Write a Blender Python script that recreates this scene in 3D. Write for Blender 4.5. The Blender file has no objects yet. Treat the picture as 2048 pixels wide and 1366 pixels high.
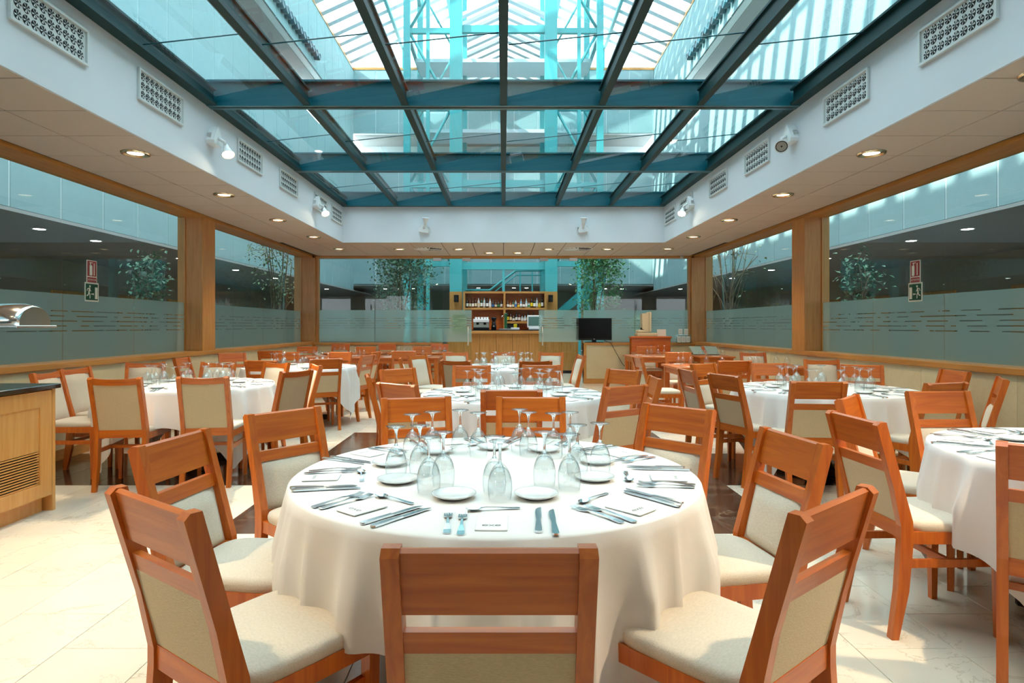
import bpy, bmesh, math, random
from mathutils import Vector, Matrix, Euler
random.seed(7)
SC = bpy.context.scene
COL = SC.collection
PI = math.pi
def R(d): return math.radians(d)

# ------------------------------------------------------------------ camera
F, VX, VY, H = 1240.0, 1007.0, 652.0, 1.30      # focal length in px, principal point, eye height
cam_d = bpy.data.cameras.new('camera')
cam = bpy.data.objects.new('camera', cam_d); COL.objects.link(cam)
cam.location = (0, 0, H); cam.rotation_euler = (R(90), 0, 0)
cam_d.sensor_width = 36; cam_d.lens = F / 2048 * 36
cam_d.shift_x = (1024 - VX) / 2048; cam_d.shift_y = (VY - 683) / 2048
cam_d.clip_start = 0.05; cam_d.clip_end = 200
SC.camera = cam

# ------------------------------------------------------------------ sky, sun, exposure
W = bpy.data.worlds.new('world'); SC.world = W; W.use_nodes = True
bg = W.node_tree.nodes['Background']
bg.inputs[0].default_value = (0.95, 0.94, 1.0, 1); bg.inputs[1].default_value = 7.5
sun_d = bpy.data.lights.new('sun', 'SUN'); sun = bpy.data.objects.new('sun', sun_d); COL.objects.link(sun)
sun_d.energy = 13.0; sun_d.angle = R(0.6); sun_d.color = (1.0, 0.95, 0.86)
sun.rotation_euler = Vector((0.80, 0.28, -0.56)).to_track_quat('-Z', 'Y').to_euler()
SC.view_settings.view_transform = 'Standard'; SC.view_settings.look = 'None'
SC.view_settings.exposure = 0.2; SC.view_settings.gamma = 1.0; SC.view_settings.use_curve_mapping = False
SC.cycles.max_bounces = 9; SC.cycles.diffuse_bounces = 4; SC.cycles.glossy_bounces = 4
SC.cycles.transmission_bounces = 8; SC.cycles.transparent_max_bounces = 32
SC.cycles.caustics_reflective = False; SC.cycles.caustics_refractive = False
SC.cycles.sample_clamp_indirect = 6.0
SC.cycles.use_denoising = True

# ------------------------------------------------------------------ photo pixel -> place
def gp(px, py, z=0.0):
    """point at height z seen at this pixel"""
    Y = F * (H - z) / (py - VY)
    return Vector(((px - VX) * Y / F, Y, z))
def at(px, py, Y):
    return Vector(((px - VX) * Y / F, Y, H - (py - VY) * Y / F))

# ------------------------------------------------------------------ materials
MATS = {}
def nmat(name):
    m = bpy.data.materials.new(name); m.use_nodes = True; MATS[name] = m
    nt = m.node_tree; return m, nt, nt.nodes, nt.links, nt.nodes['Principled BSDF']
def srgb(r, g, b):
    f = lambda c: (c/255/12.92) if c/255 <= .04045 else ((c/255+.055)/1.055)**2.4
    return (f(r), f(g), f(b), 1)
def plain(name, col, rough=.5, metal=0, spec=.5, bump=0, bscale=80, var=0, vscale=3, coat=0):
    m, nt, N, L, p = nmat(name)
    p.inputs['Base Color'].default_value = col; p.inputs['Roughness'].default_value = rough
    p.inputs['Metallic'].default_value = metal; p.inputs['Specular IOR Level'].default_value = spec
    if coat: p.inputs['Coat Weight'].default_value = coat; p.inputs['Coat Roughness'].default_value = .12
    if bump or var: tc = N.new('ShaderNodeTexCoord')
    if var:
        n = N.new('ShaderNodeTexNoise'); n.inputs['Scale'].default_value = vscale; n.inputs['Detail'].default_value = 5
        L.new(tc.outputs['Object'], n.inputs['Vector'])
        mx = N.new('ShaderNodeMix'); mx.data_type = 'RGBA'
        mx.inputs['A'].default_value = tuple(c*(1-var) for c in col[:3])+(1,)
        mx.inputs['B'].default_value = tuple(min(1, c*(1+var)) for c in col[:3])+(1,)
        L.new(n.outputs['Fac'], mx.inputs['Factor']); L.new(mx.outputs['Result'], p.inputs['Base Color'])
    if bump:
        n2 = N.new('ShaderNodeTexNoise'); n2.inputs['Scale'].default_value = bscale; n2.inputs['Detail'].default_value = 3
        L.new(tc.outputs['Object'], n2.inputs['Vector'])
        b = N.new('ShaderNodeBump'); b.inputs['Strength'].default_value = bump; b.inputs['Distance'].default_value = .004
        L.new(n2.outputs['Fac'], b.inputs['Height']); L.new(b.outputs['Normal'], p.inputs['Normal'])
    return m
def wood(name, c1, c2, axis=2, scale=6, rough=.35, coat=.3):
    """c1/c2 two tones, grain runs along axis"""
    m, nt, N, L, p = nmat(name)
    tc = N.new('ShaderNodeTexCoord'); mp = N.new('ShaderNodeMapping')
    s = [scale*5]*3; s[axis] = scale*.35; mp.inputs['Scale'].default_value = s
    oi = N.new('ShaderNodeObjectInfo'); va = N.new('ShaderNodeVectorMath'); va.operation = 'SCALE'
    cx = N.new('ShaderNodeCombineXYZ')
    for i in range(3): L.new(oi.outputs['Random'], cx.inputs[i])
    L.new(cx.outputs[0], va.inputs[0]); va.inputs['Scale'].default_value = 9.0
    ad = N.new('ShaderNodeVectorMath'); ad.operation = 'ADD'
    L.new(tc.outputs['Object'], ad.inputs[0]); L.new(va.outputs[0], ad.inputs[1])
    L.new(ad.outputs[0], mp.inputs['Vector'])
    n = N.new('ShaderNodeTexNoise'); n.inputs['Scale'].default_value = 1.6; n.inputs['Detail'].default_value = 6; n.inputs['Distortion'].default_value = .7
    L.new(mp.outputs[0], n.inputs['Vector'])
    r = N.new('ShaderNodeValToRGB'); r.color_ramp.elements[0].position = .3; r.color_ramp.elements[1].position = .72
    r.color_ramp.elements[0].color = c1; r.color_ramp.elements[1].color = c2
    L.new(n.outputs['Fac'], r.inputs['Fac']); L.new(r.outputs['Color'], p.inputs['Base Color'])
    p.inputs['Roughness'].default_value = rough; p.inputs['Coat Weight'].default_value = coat; p.inputs['Coat Roughness'].default_value = .2
    return m
def weave(name, col, sx=260, rough=.9):
    m, nt, N, L, p = nmat(name)
    tc = N.new('ShaderNodeTexCoord'); mp = N.new('ShaderNodeMapping'); mp.inputs['Scale'].default_value = (sx*.35, sx, sx)
    n = N.new('ShaderNodeTexNoise'); n.inputs['Scale'].default_value = 1.0; n.inputs['Detail'].default_value = 3
    L.new(tc.outputs['Object'], mp.inputs['Vector']); L.new(mp.outputs[0], n.inputs['Vector'])
    mx = N.new('ShaderNodeMix'); mx.data_type = 'RGBA'
    mx.inputs['A'].default_value = tuple(c*.80 for c in col[:3])+(1,); mx.inputs['B'].default_value = tuple(min(1, c*1.14) for c in col[:3])+(1,)
    L.new(n.outputs['Fac'], mx.inputs['Factor']); L.new(mx.outputs['Result'], p.inputs['Base Color'])
    b = N.new('ShaderNodeBump'); b.inputs['Strength'].default_value = .35; b.inputs['Distance'].default_value = .003
    L.new(n.outputs['Fac'], b.inputs['Height']); L.new(b.outputs['Normal'], p.inputs['Normal'])
    p.inputs['Roughness'].default_value = rough; p.inputs['Sheen Weight'].default_value = .2
    return m
def marble(name, base, vein, rough=.18, vs=1.3, vein_amt=.5, patch=None, thin=.03):
    m, nt, N, L, p = nmat(name)
    tc = N.new('ShaderNodeTexCoord'); oi = N.new('ShaderNodeObjectInfo'); cx = N.new('ShaderNodeCombineXYZ')
    for i in range(3): L.new(oi.outputs['Random'], cx.inputs[i])
    va = N.new('ShaderNodeVectorMath'); va.operation = 'SCALE'; va.inputs['Scale'].default_value = 23; L.new(cx.outputs[0], va.inputs[0])
    ad = N.new('ShaderNodeVectorMath'); L.new(tc.outputs['Object'], ad.inputs[0]); L.new(va.outputs[0], ad.inputs[1])
    n = N.new('ShaderNodeTexNoise'); n.inputs['Scale'].default_value = vs; n.inputs['Detail'].default_value = 8; n.inputs['Roughness'].default_value = .62; n.inputs['Distortion'].default_value = .8
    L.new(ad.outputs[0], n.inputs['Vector'])
    r = N.new('ShaderNodeValToRGB'); e = r.color_ramp.elements
    e[0].position = .5-thin; e[0].color = (0, 0, 0, 1); e[1].position = .5; e[1].color = (1, 1, 1, 1)
    x = e.new(.5+thin); x.color = (0, 0, 0, 1)
    L.new(n.outputs['Fac'], r.inputs['Fac'])
    n2 = N.new('ShaderNodeTexNoise'); n2.inputs['Scale'].default_value = 2.5; n2.inputs['Detail'].default_value = 4; L.new(ad.outputs[0], n2.inputs['Vector'])
    mx = N.new('ShaderNodeMix'); mx.data_type = 'RGBA'; pt = patch or tuple(c*.88 for c in base[:3])+(1,)
    mx.inputs['A'].default_value = base; mx.inputs['B'].default_value = pt; L.new(n2.outputs['Fac'], mx.inputs['Factor'])
    mm = N.new('ShaderNodeMath'); mm.operation = 'MULTIPLY'; L.new(r.outputs['Color'], mm.inputs[0]); L.new(n2.outputs['Fac'], mm.inputs[1])
    m3 = N.new('ShaderNodeMath'); m3.operation = 'MULTIPLY'; L.new(mm.outputs[0], m3.inputs[0]); m3.inputs[1].default_value = vein_amt
    m2 = N.new('ShaderNodeMix'); m2.data_type = 'RGBA'; L.new(m3.outputs[0], m2.inputs['Factor'])
    L.new(mx.outputs['Result'], m2.inputs['A']); m2.inputs['B'].default_value = vein
    # small tone shift from tile to tile
    hs = N.new('ShaderNodeHueSaturation'); mr = N.new('ShaderNodeMapRange'); mr.inputs['To Min'].default_value = .93; mr.inputs['To Max'].default_value = 1.05
    L.new(oi.outputs['Random'], mr.inputs['Value']); L.new(mr.outputs[0], hs.inputs['Value']); L.new(m2.outputs['Result'], hs.inputs['Color'])
    L.new(hs.outputs[0], p.inputs['Base Color']); p.inputs['Roughness'].default_value = rough
    return m
def glazing(name, tint, ior=1.5, rough=0.0, edge=None):
    m, nt, N, L, p = nmat(name); N.remove(p)
    t = N.new('ShaderNodeBsdfTransparent'); t.inputs[0].default_value = tint
    if edge:                                                # longer way through the wall of the glass at a slant
        lw = N.new('ShaderNodeLayerWeight'); lw.inputs[0].default_value = .5; pw = N.new('ShaderNodeMath'); pw.operation = 'POWER'; pw.inputs[1].default_value = 5
        cm_ = N.new('ShaderNodeMix'); cm_.data_type = 'RGBA'; cm_.inputs['A'].default_value = tint; cm_.inputs['B'].default_value = edge
        L.new(lw.outputs['Facing'], pw.inputs[0]); L.new(pw.outputs[0], cm_.inputs['Factor']); L.new(cm_.outputs['Result'], t.inputs[0])
    g = N.new('ShaderNodeBsdfGlossy'); g.inputs['Roughness'].default_value = rough
    fr = N.new('ShaderNodeFresnel'); ge = N.new('ShaderNodeNewGeometry')     # a thin sheet reflects alike from both sides
    mr = N.new('ShaderNodeMapRange'); mr.inputs['To Min'].default_value = ior; mr.inputs['To Max'].default_value = 1/ior
    L.new(ge.outputs['Backfacing'], mr.inputs['Value']); L.new(mr.outputs[0], fr.inputs[0])
    mx = N.new('ShaderNodeMixShader'); L.new(fr.outputs[0], mx.inputs[0]); L.new(t.outputs[0], mx.inputs[1]); L.new(g.outputs[0], mx.inputs[2])
    L.new(mx.outputs[0], N['Material Output'].inputs[0]); return m
def emit(name, col, s):
    m, nt, N, L, p = nmat(name); N.remove(p)
    e = N.new('ShaderNodeEmission'); e.inputs[0].default_value = col; e.inputs[1].default_value = s
    L.new(e.outputs[0], N['Material Output'].inputs[0]); return m

M_WOOD = wood('cherry_wood', srgb(178, 82, 16), srgb(208, 110, 30), axis=0, scale=5)
M_WOODV = wood('cherry_wood_upright', srgb(178, 82, 16), srgb(208, 110, 30), axis=2, scale=5)
M_OAK = wood('honey_wood_upright', srgb(176, 118, 52), srgb(198, 142, 74), axis=2, scale=4, rough=.4)
M_OAKH = wood('honey_wood_long', srgb(176, 118, 52), srgb(198, 142, 74), axis=1, scale=4, rough=.4)
M_OAKX = wood('honey_wood_cross', srgb(176, 118, 52), srgb(198, 142, 74), axis=0, scale=4, rough=.4)
M_CAB = wood('maple_cabinet', srgb(214, 146, 74), srgb(226, 164, 94), axis=2, scale=4, rough=.35)
M_FAB = weave('beige_upholstery', srgb(214, 198, 176))
M_FABB = weave('beige_back_fabric', srgb(210, 186, 148), sx=330)
M_CLOTH = plain('white_tablecloth', srgb(232, 226, 220), rough=.85, bump=.15, bscale=30)
M_CARD = plain('white_card', srgb(238, 234, 228), rough=.7)
M_INK = plain('dark_ink', srgb(60, 60, 62), rough=.8)
M_CHINA = plain('white_china', srgb(238, 236, 232), rough=.12, coat=.5)
M_STEEL = plain('polished_steel', (.88, .90, .91, 1), rough=.16, metal=1)
M_BRUSH = plain('brushed_steel', (.62, .64, .65, 1), rough=.28, metal=1)
M_TEAL = plain('teal_paint', srgb(6, 84, 98), rough=.32, coat=.3)
M_TEALD = plain('dark_teal_paint', srgb(3, 46, 50), rough=.5, spec=.25)
M_TEALL = plain('teal_tower_paint', srgb(70, 168, 172), rough=.4)
M_WHITE = plain('white_paint', srgb(214, 220, 226), rough=.6)
M_CEIL = plain('ceiling_panel_paint', srgb(196, 184, 174), rough=.9, bump=.2, bscale=300)
M_GAP = plain('panel_gap', srgb(70, 60, 52), rough=.9)
M_PLASTIC = plain('white_plastic', srgb(226, 228, 228), rough=.35)
M_DARK = plain('dark_void', srgb(22, 22, 22), rough=.8)
M_BLACK = plain('black_plastic', srgb(10, 10, 11), rough=.4, spec=.3)
M_SCREEN = plain('black_screen', srgb(4, 4, 5), rough=.25, spec=.15)
M_GRANITE = plain('black_granite', srgb(20, 19, 20), rough=.12, coat=.4)
M_STONE = marble('cream_stone_wall', srgb(222, 208, 172), srgb(196, 178, 138), rough=.45, vs=2.2, vein_amt=.5, patch=srgb(204, 188, 150))
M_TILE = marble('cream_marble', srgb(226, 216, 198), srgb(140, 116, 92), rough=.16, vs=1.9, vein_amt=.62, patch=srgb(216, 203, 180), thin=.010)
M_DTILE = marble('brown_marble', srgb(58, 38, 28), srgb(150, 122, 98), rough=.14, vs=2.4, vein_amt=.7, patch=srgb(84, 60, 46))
M_GROUT = plain('tile_joint', srgb(150, 136, 116), rough=.9)
M_CONC = plain('pale_concrete', srgb(142, 172, 175), rough=.9, bump=.5, bscale=60, var=.06, vscale=6)
M_JOINT = plain('pale_joint', srgb(214, 224, 224), rough=.9)
M_GREY = plain('grey_plaster', srgb(160, 162, 160), rough=.9)
M_CORR = plain('corridor_wall', srgb(150, 144, 130), rough=.9)
M_PAVE = plain('court_paving', srgb(120, 118, 112), rough=.4)
M_GLASS = glazing('window_glass', (.80, .93, .92, 1))
M_SKYGL = glazing('skylight_glass', (.70, .89, .90, 1))
M_ROOFGL = glazing('roof_glass', (.93, .98, .98, 1), ior=1.3)
M_CLEAR = glazing('clear_glass', (.97, .99, .99, 1), ior=2.1, edge=(.35, .42, .43, 1))
M_WARM = emit('warm_lamp', (1.0, .80, .52, 1), 6)
M_COOL = emit('neutral_lamp', (1.0, .95, .88, 1), 45)
def film():
    m, nt, N, L, p = nmat('frosted_film'); N.remove(p)
    d = N.new('ShaderNodeBsdfDiffuse'); d.inputs[0].default_value = srgb(196, 222, 216)
    tl = N.new('ShaderNodeBsdfTranslucent'); tl.inputs[0].default_value = srgb(206, 232, 228)
    m1 = N.new('ShaderNodeMixShader'); m1.inputs[0].default_value = .72; L.new(d.outputs[0], m1.inputs[1]); L.new(tl.outputs[0], m1.inputs[2])
    t = N.new('ShaderNodeBsdfTransparent'); t.inputs[0].default_value = (.85, .95, .94, 1)
    m2 = N.new('ShaderNodeMixShader'); m2.inputs[0].default_value = .48; L.new(m1.outputs[0], m2.inputs[1]); L.new(t.outputs[0], m2.inputs[2])
    L.new(m2.outputs[0], N['Material Output'].inputs[0]); return m
M_FILM = film()
def solid_glass():
    m, nt, N, L, p = nmat('stem_glass')
    p.inputs['Base Color'].default_value = (.97, 1, 1, 1); p.inputs['Roughness'].default_value = 0
    p.inputs['Transmission Weight'].default_value = 1; p.inputs['IOR'].default_value = 1.45; return m
M_STEM = solid_glass()

# ------------------------------------------------------------------ mesh helpers
class MB:
    def __init__(s): s.v = []; s.f = []; s.mi = []; s.sm = []
    def add(s, vs, fs, mi=0, smooth=False):
        o = len(s.v); s.v += [tuple(v) for v in vs]
        for f in fs: s.f.append(tuple(i+o for i in f)); s.mi.append(mi); s.sm.append(smooth)
        return s
    def box(s, lo, hi, mi=0, M=None):
        (a, b, c), (d, e, f) = lo, hi
        vs = [(a,b,c),(d,b,c),(d,e,c),(a,e,c),(a,b,f),(d,b,f),(d,e,f),(a,e,f)]
        if M: vs = [M @ Vector(v) for v in vs]
        return s.add(vs, [(0,3,2,1),(4,5,6,7),(0,1,5,4),(1,2,6,5),(2,3,7,6),(3,0,4,7)], mi)
    def cbox(s, c, sz, mi=0, M=None):
        return s.box([c[i]-sz[i]/2 for i in range(3)], [c[i]+sz[i]/2 for i in range(3)], mi, M)
    def bevbox(s, lo, hi, b, seg=1, mi=0, M=None, smooth=False):
        bm = bmesh.new(); bmesh.ops.create_cube(bm, size=1)
        for v in bm.verts:
            v.co = Vector([lo[i] + (v.co[i]+.5)*(hi[i]-lo[i]) for i in range(3)])
        bmesh.ops.bevel(bm, geom=bm.edges[:], offset=b, segments=seg, affect='EDGES', profile=.5)
        bm.verts.index_update()
        vs = [v.co.copy() for v in bm.verts]; fs = [[v.index for v in f.verts] for f in bm.faces]; bm.free()
        if M: vs = [M @ v for v in vs]
        return s.add(vs, fs, mi, smooth)
    def prism(s, pts, a0, a1, axis=0, mi=0, M=None, smooth=False):
        """polygon in the other two axes, extruded along axis"""
        n = len(pts); vs = []
        for a in (a0, a1):
            for (u, w) in pts:
                v = [u, w]; v.insert(axis, a); vs.append(Vector(v))
        if M: vs = [M @ v for v in vs]
        fs = [tuple(range(n))[::-1], tuple(range(n, 2*n))]
        s.add(vs, fs, mi)
        return s.add(vs, [(i, (i+1) % n, n+(i+1) % n, n+i) for i in range(n)], mi, smooth)
    def lathe(s, prof, seg=24, mi=0, M=None, smooth=True, c=(0,0)):
        vs = []; n = len(prof)
        for k in range(seg):
            a = 2*PI*k/seg
            for (r, z) in prof: vs.append(Vector((c[0]+r*math.cos(a), c[1]+r*math.sin(a), z)))
        if M: vs = [M @ v for v in vs]
        fs = []
        for k in range(seg):
            k2 = (k+1) % seg
            for i in range(n-1):
                r0, r1 = prof[i][0], prof[i+1][0]
                if r0 < 1e-6 and r1 < 1e-6: continue
                if r0 < 1e-6: fs.append((k*n+i, k2*n+i+1, k*n+i+1))
                elif r1 < 1e-6: fs.append((k*n+i, k2*n+i, k*n+i+1))
                else: fs.append((k*n+i, k2*n+i, k2*n+i+1, k*n+i+1))
        return s.add(vs, fs, mi, smooth)
    def tube(s, pts, r, seg=8, mi=0, caps=True):
        pts = [Vector(p) for p in pts]; n = len(pts); rr = r if isinstance(r, (list, tuple)) else [r]*n
        vs = []; up = Vector((0, 0, 1)); prev = None
        for i, p in enumerate(pts):
            t = (pts[min(i+1, n-1)] - pts[max(i-1, 0)]).normalized()
            ref = prev if prev is not None else (up if abs(t.z) < .95 else Vector((1, 0, 0)))
            x = (ref - t*ref.dot(t)).normalized(); y = t.cross(x); prev = x
            for k in range(seg):
                a = 2*PI*k/seg; vs.append(p + x*math.cos(a)*rr[i] + y*math.sin(a)*rr[i])
        fs = []
        for i in range(n-1):
            for k in range(seg):
                k2 = (k+1) % seg; fs.append((i*seg+k, i*seg+k2, (i+1)*seg+k2, (i+1)*seg+k))
        s.add(vs, fs, mi, True)
        if caps: s.add(vs, [tuple(range(seg))[::-1], tuple(range((n-1)*seg, n*seg))], mi)
        return s
    def loft(s, secs, mi=0, smooth=True, caps=True):
        n = len(secs[0]); vs = [v for sec in secs for v in sec]; fs = []
        for i in range(len(secs)-1):
            for k in range(n):
                k2 = (k+1) % n; fs.append((i*n+k, i*n+k2, (i+1)*n+k2, (i+1)*n+k))
        s.add(vs, fs, mi, smooth)
        if caps: s.add(vs, [tuple(range(n))[::-1], tuple(range((len(secs)-1)*n, len(secs)*n))], mi)
        return s
    def mesh(s, name, mats):
        me = bpy.data.meshes.new(name); me.from_pydata(s.v, [], s.f)
        for m in (mats if isinstance(mats, (list, tuple)) else [mats]): me.materials.append(m)
        me.polygons.foreach_set('material_index', s.mi); me.polygons.foreach_set('use_smooth', s.sm)
        bm = bmesh.new(); bm.from_mesh(me)
        bmesh.ops.remove_doubles(bm, verts=bm.verts[:], dist=1e-6) if len(s.v) < 40000 else None
        bmesh.ops.recalc_face_normals(bm, faces=bm.faces[:]); bm.to_mesh(me); bm.free()
        me.update(); return me
    def build(s, name, mats, parent=None, loc=None, rz=None):
        return link(name, s.mesh(name, mats), parent, loc, rz)
def link(name, data, parent=None, loc=None, rz=None, rot=None):
    o = bpy.data.objects.new(name, data); COL.objects.link(o)
    if parent: o.parent = parent
    if loc is not None: o.location = loc
    if rz is not None: o.rotation_euler = (0, 0, rz)
    if rot is not None: o.rotation_euler = rot
    return o
def tag(o, label=None, cat=None, group=None, kind=None):
    if label: o['label'] = label
    if cat: o['category'] = cat
    if group: o['group'] = group
    if kind: o['kind'] = kind
    return o
def thing(name, label, cat, loc=(0,0,0), rz=0, group=None):
    return tag(link(name, None, None, loc, rz), label, cat, group)
def struct(name, loc=(0,0,0), label=None):
    return tag(link(name, None, None, loc), label, None, None, 'structure')
def sbuild(mb, name, mats, label=None):
    return tag(mb.build(name, mats), label, None, None, 'structure')
def copy_tree(o, parent=None):
    c = o.copy(); COL.objects.link(c); c.parent = parent
    for ch in o.children: copy_tree(ch, c)
    return c
def aim(d, up='Y'): return Vector(d).to_track_quat('-Z', up).to_matrix().to_4x4()
ORD = ['first','second','third','fourth','fifth','sixth','seventh','eighth','ninth','tenth','eleventh','twelfth','thirteenth','fourteenth','fifteenth']

# ------------------------------------------------------------------ dimensions
XF, XG = 4.31, 4.57           # inner face of side walls, plane of side glass
YB = 14.0                     # back wall
YN = -3.2                     # wall behind the camera
ZC = H + 1.585                # ceiling
XB, YBH = 3.05, 11.77         # bulkhead faces
ZS = 3.56                     # underside of skylight beams
ZSILL = .945

# ================================================================== FLOOR
fl = sbuild(MB().box((-12, -9, -.2), (12, 34, -.012)), 'floor', M_PAVE, 'grey paving of the court under and around the restaurant')
gr = MB().box((-XG, YN, -.012), (XG, YB+4, -.003)).build('grout_bed', M_GROUT, fl)
TW, TL = .40, .60
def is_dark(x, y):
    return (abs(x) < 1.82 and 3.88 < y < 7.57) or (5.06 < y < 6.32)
tile_cells = []
# cream field: columns of tiles along X, staggered along Y; dark bands cut the field at band edges
def strips(lo, hi, step, off=0):
    out = []; a = lo
    first = True
    while a < hi - 1e-4:
        b = min(hi, a + (step if not (first and off) else off)); out.append((a, b)); a = b; first = False
    return out
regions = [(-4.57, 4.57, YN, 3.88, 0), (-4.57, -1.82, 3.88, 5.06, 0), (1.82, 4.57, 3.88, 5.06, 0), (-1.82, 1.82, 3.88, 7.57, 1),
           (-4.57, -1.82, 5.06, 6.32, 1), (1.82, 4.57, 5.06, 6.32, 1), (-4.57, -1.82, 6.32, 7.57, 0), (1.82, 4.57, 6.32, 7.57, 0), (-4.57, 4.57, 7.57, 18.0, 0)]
for (x0, x1, y0, y1, dk) in regions:
    # columns aligned on the band edge x = 1.82
    k0 = math.floor((x0 - 1.82) / TW); cols = []
    x = 1.82 + k0*TW
    while x < x1 - 1e-4:
        a, b = max(x, x0), min(x+TW, x1)
        if b - a > .02: cols.append((a, b, round((x-1.82)/TW)))
        x += TW
    for (a, b, k) in cols:
        off = [0, .3][k % 2]
        for (c, d) in strips(y0, y1, TL, off): tile_cells.append((a, b, c, d, dk))
def vis(c):
    x, y = (c[0]+c[1])/2, (c[2]+c[3])/2
    if y < 1.0: return -1
    px, py = VX + x*F/y, VY + H*F/y
    if not (-60 < px < 2110 and py < 1420): return -1
    return (c[1]-c[0])*(c[3]-c[2]) / y**2
light = sorted([c for c in tile_cells if not c[4]], key=lambda c: -vis(c)); dark = sorted([c for c in tile_cells if c[4]], key=lambda c: -vis(c))
tile_mesh = {}
def tile(c, name, m):
    w, l = round(c[1]-c[0], 3), round(c[3]-c[2], 3); key = (w, l, name)
    if key not in tile_mesh:
        g = .0012
        tile_mesh[key] = MB().bevbox((-w/2+g, -l/2+g, -.012), (w/2-g, l/2-g, 0), .0012).mesh(name, m)
    link(name, tile_mesh[key], fl, ((c[0]+c[1])/2, (c[2]+c[3])/2, 0))
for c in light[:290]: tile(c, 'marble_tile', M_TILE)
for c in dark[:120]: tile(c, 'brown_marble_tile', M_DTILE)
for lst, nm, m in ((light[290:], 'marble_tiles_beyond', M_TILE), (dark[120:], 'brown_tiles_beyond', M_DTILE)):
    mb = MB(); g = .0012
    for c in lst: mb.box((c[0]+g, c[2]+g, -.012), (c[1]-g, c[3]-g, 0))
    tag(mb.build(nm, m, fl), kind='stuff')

# ================================================================== CEILING SOFFIT
ce = sbuild(MB().box((-XG-.1, YN, ZC+.012), (-XB-.02, YB+.2, ZC+.07)).box((XB+.02, YN, ZC+.012), (XG+.1, YB+.2, ZC+.07))
            .box((-XB-.02, YBH+.02, ZC+.012), (XB+.02, YB+.2, ZC+.07)).box((-XB-.02, YN, ZC+.012), (XB+.02, 1.06, ZC+.07)), 'ceiling', M_GAP, 'soffit of square panels round the skylight')  # last box is unseen, ends the skylight early to hold back daylight
cp_mesh = {}
def cpanel(x0, x1, y0, y1):
    w, l = round(x1-x0, 3), round(y1-y0, 3); key = (w, l)
    if key not in cp_mesh:
        g = .006; cp_mesh[key] = MB().bevbox((-w/2+g, -l/2+g, 0), (w/2-g, l/2-g, .012), .003).mesh('ceiling_panel', M_CEIL)
    link('ceiling_panel', cp_mesh[key], ce, ((x0+x1)/2, (y0+y1)/2, ZC))
ys = []; y = YBH
while y > .5: ys.append((y-.6, y)); y -= .6
for (a, b) in ys:
    for (x0, x1) in ((XB+.02, XB+.62), (XB+.62, XB+1.22)):
        cpanel(x0, x1, a, b); cpanel(-x1, -x0, a, b)
mb = MB().box((XB+.02, YN, ZC), (XB+1.24, y, ZC+.012)).box((-XB-1.24, YN, ZC), (-XB-.02, y, ZC+.012)).box((-XB-.02, YN, ZC), (XB+.02, 1.06, ZC+.012)).build('ceiling_board', M_CEIL, ce)
for j in range(4):
    a = YBH + j*.6; b = min(a+.6, YB+.1)
    for i in range(-7, 7): cpanel(i*.6+0.0, i*.6+.6, a, b)

# bulkhead fascias round the skylight well
bt = .02
bulk = {}
bulk['l'] = sbuild(MB().box((-XB-bt, 1.08, ZC), (-XB, YBH+bt, ZS+.06)), 'trim_1', M_WHITE, 'white bulkhead down the left side of the skylight')
bulk['r'] = sbuild(MB().box((XB, 1.08, ZC), (XB+bt, YBH+bt, ZS+.06)), 'trim_2', M_WHITE, 'white bulkhead down the right side of the skylight')
bulk['b'] = sbuild(MB().box((-XB, YBH, ZC), (XB, YBH+bt, ZS+.06)), 'trim_3', M_WHITE, 'white bulkhead across the far end of the skylight')
sbuild(MB().box((-XB, 1.06, ZC), (XB, 1.08, ZS+.06)), 'trim_4', M_WHITE, 'unseen white bulkhead over the viewer, placed to cut daylight')  # out of view, set this far forward to cut daylight on the foreground
# roof slab of the pavilion round the skylight
sbuild(MB().box((-XG-.3, YN-.1, ZS-.02), (-XB-.02, YB+.5, ZS+.1)).box((XB+.02, YN-.1, ZS-.02), (XG+.3, YB+.5, ZS+.1))
       .box((-XB-.02, YBH+.02, ZS-.02), (XB+.02, YB+.5, ZS+.1)).box((-XB-.02, YN-.1, ZS-.02), (XB+.02, 1.06, ZS+.1)), 'ceiling_roof_slab', M_WHITE, 'flat roof edge round the skylight')  # last box added over the viewer to keep daylight off the near end

# ================================================================== SKYLIGHT
sk = struct('window_6', label='glass skylight with teal steel beams and tilted panes')
BY = [1.10, 3.75, 6.42, 9.09, 11.72]; BX = [-3.0, -2.02, -1.01, 0, 1.01, 2.02, 3.0]
for y in BY:
    mb = MB().box((-XB, y-.012, ZS), (XB, y+.012, ZS+.27)).box((-XB, y-.06, ZS), (XB, y+.06, ZS+.02)).box((-XB, y-.06, ZS+.25), (XB, y+.06, ZS+.27))
    mb.build('cross_beam', M_TEAL, sk)
for i, x in enumerate(BX):
    for j in range(len(BY)-1):
        w = .035 if 0 < i < 6 else .06
        a, b = BY[j]+.06, BY[j+1]-.06
        MB().box((x-w, a, ZS+.005), (x+w, b, ZS+.035)).box((x-w*.45, a, ZS+.035), (x+w*.45, b, ZS+.15)).box((x-w, a, ZS+.15), (x+w, b, ZS+.17)).build('long_beam', M_TEALD, sk)
for i in range(6):
    for j in range(len(BY)-1):
        y0, y1 = BY[j]+.013, BY[j+1]-.013; ym = (y0+y1)/2
        for (a, b) in ((y0, ym-.006), (ym+.006, y1)):
            x0, x1 = BX[i]+.04, BX[i+1]-.04; z0, z1 = ZS+.045, ZS+.145
            MB().add([(x0,a,z0),(x1,a,z1),(x1,b,z1),(x0,b,z0)], [(0,1,2,3)]).build('pane', M_SKYGL, sk)
        MB().tube([(BX[i]+.04, ym, ZS+.047), (BX[i+1]-.04, ym, ZS+.147)], .006, 6).build('pane_joint', M_TEAL, sk)

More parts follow.
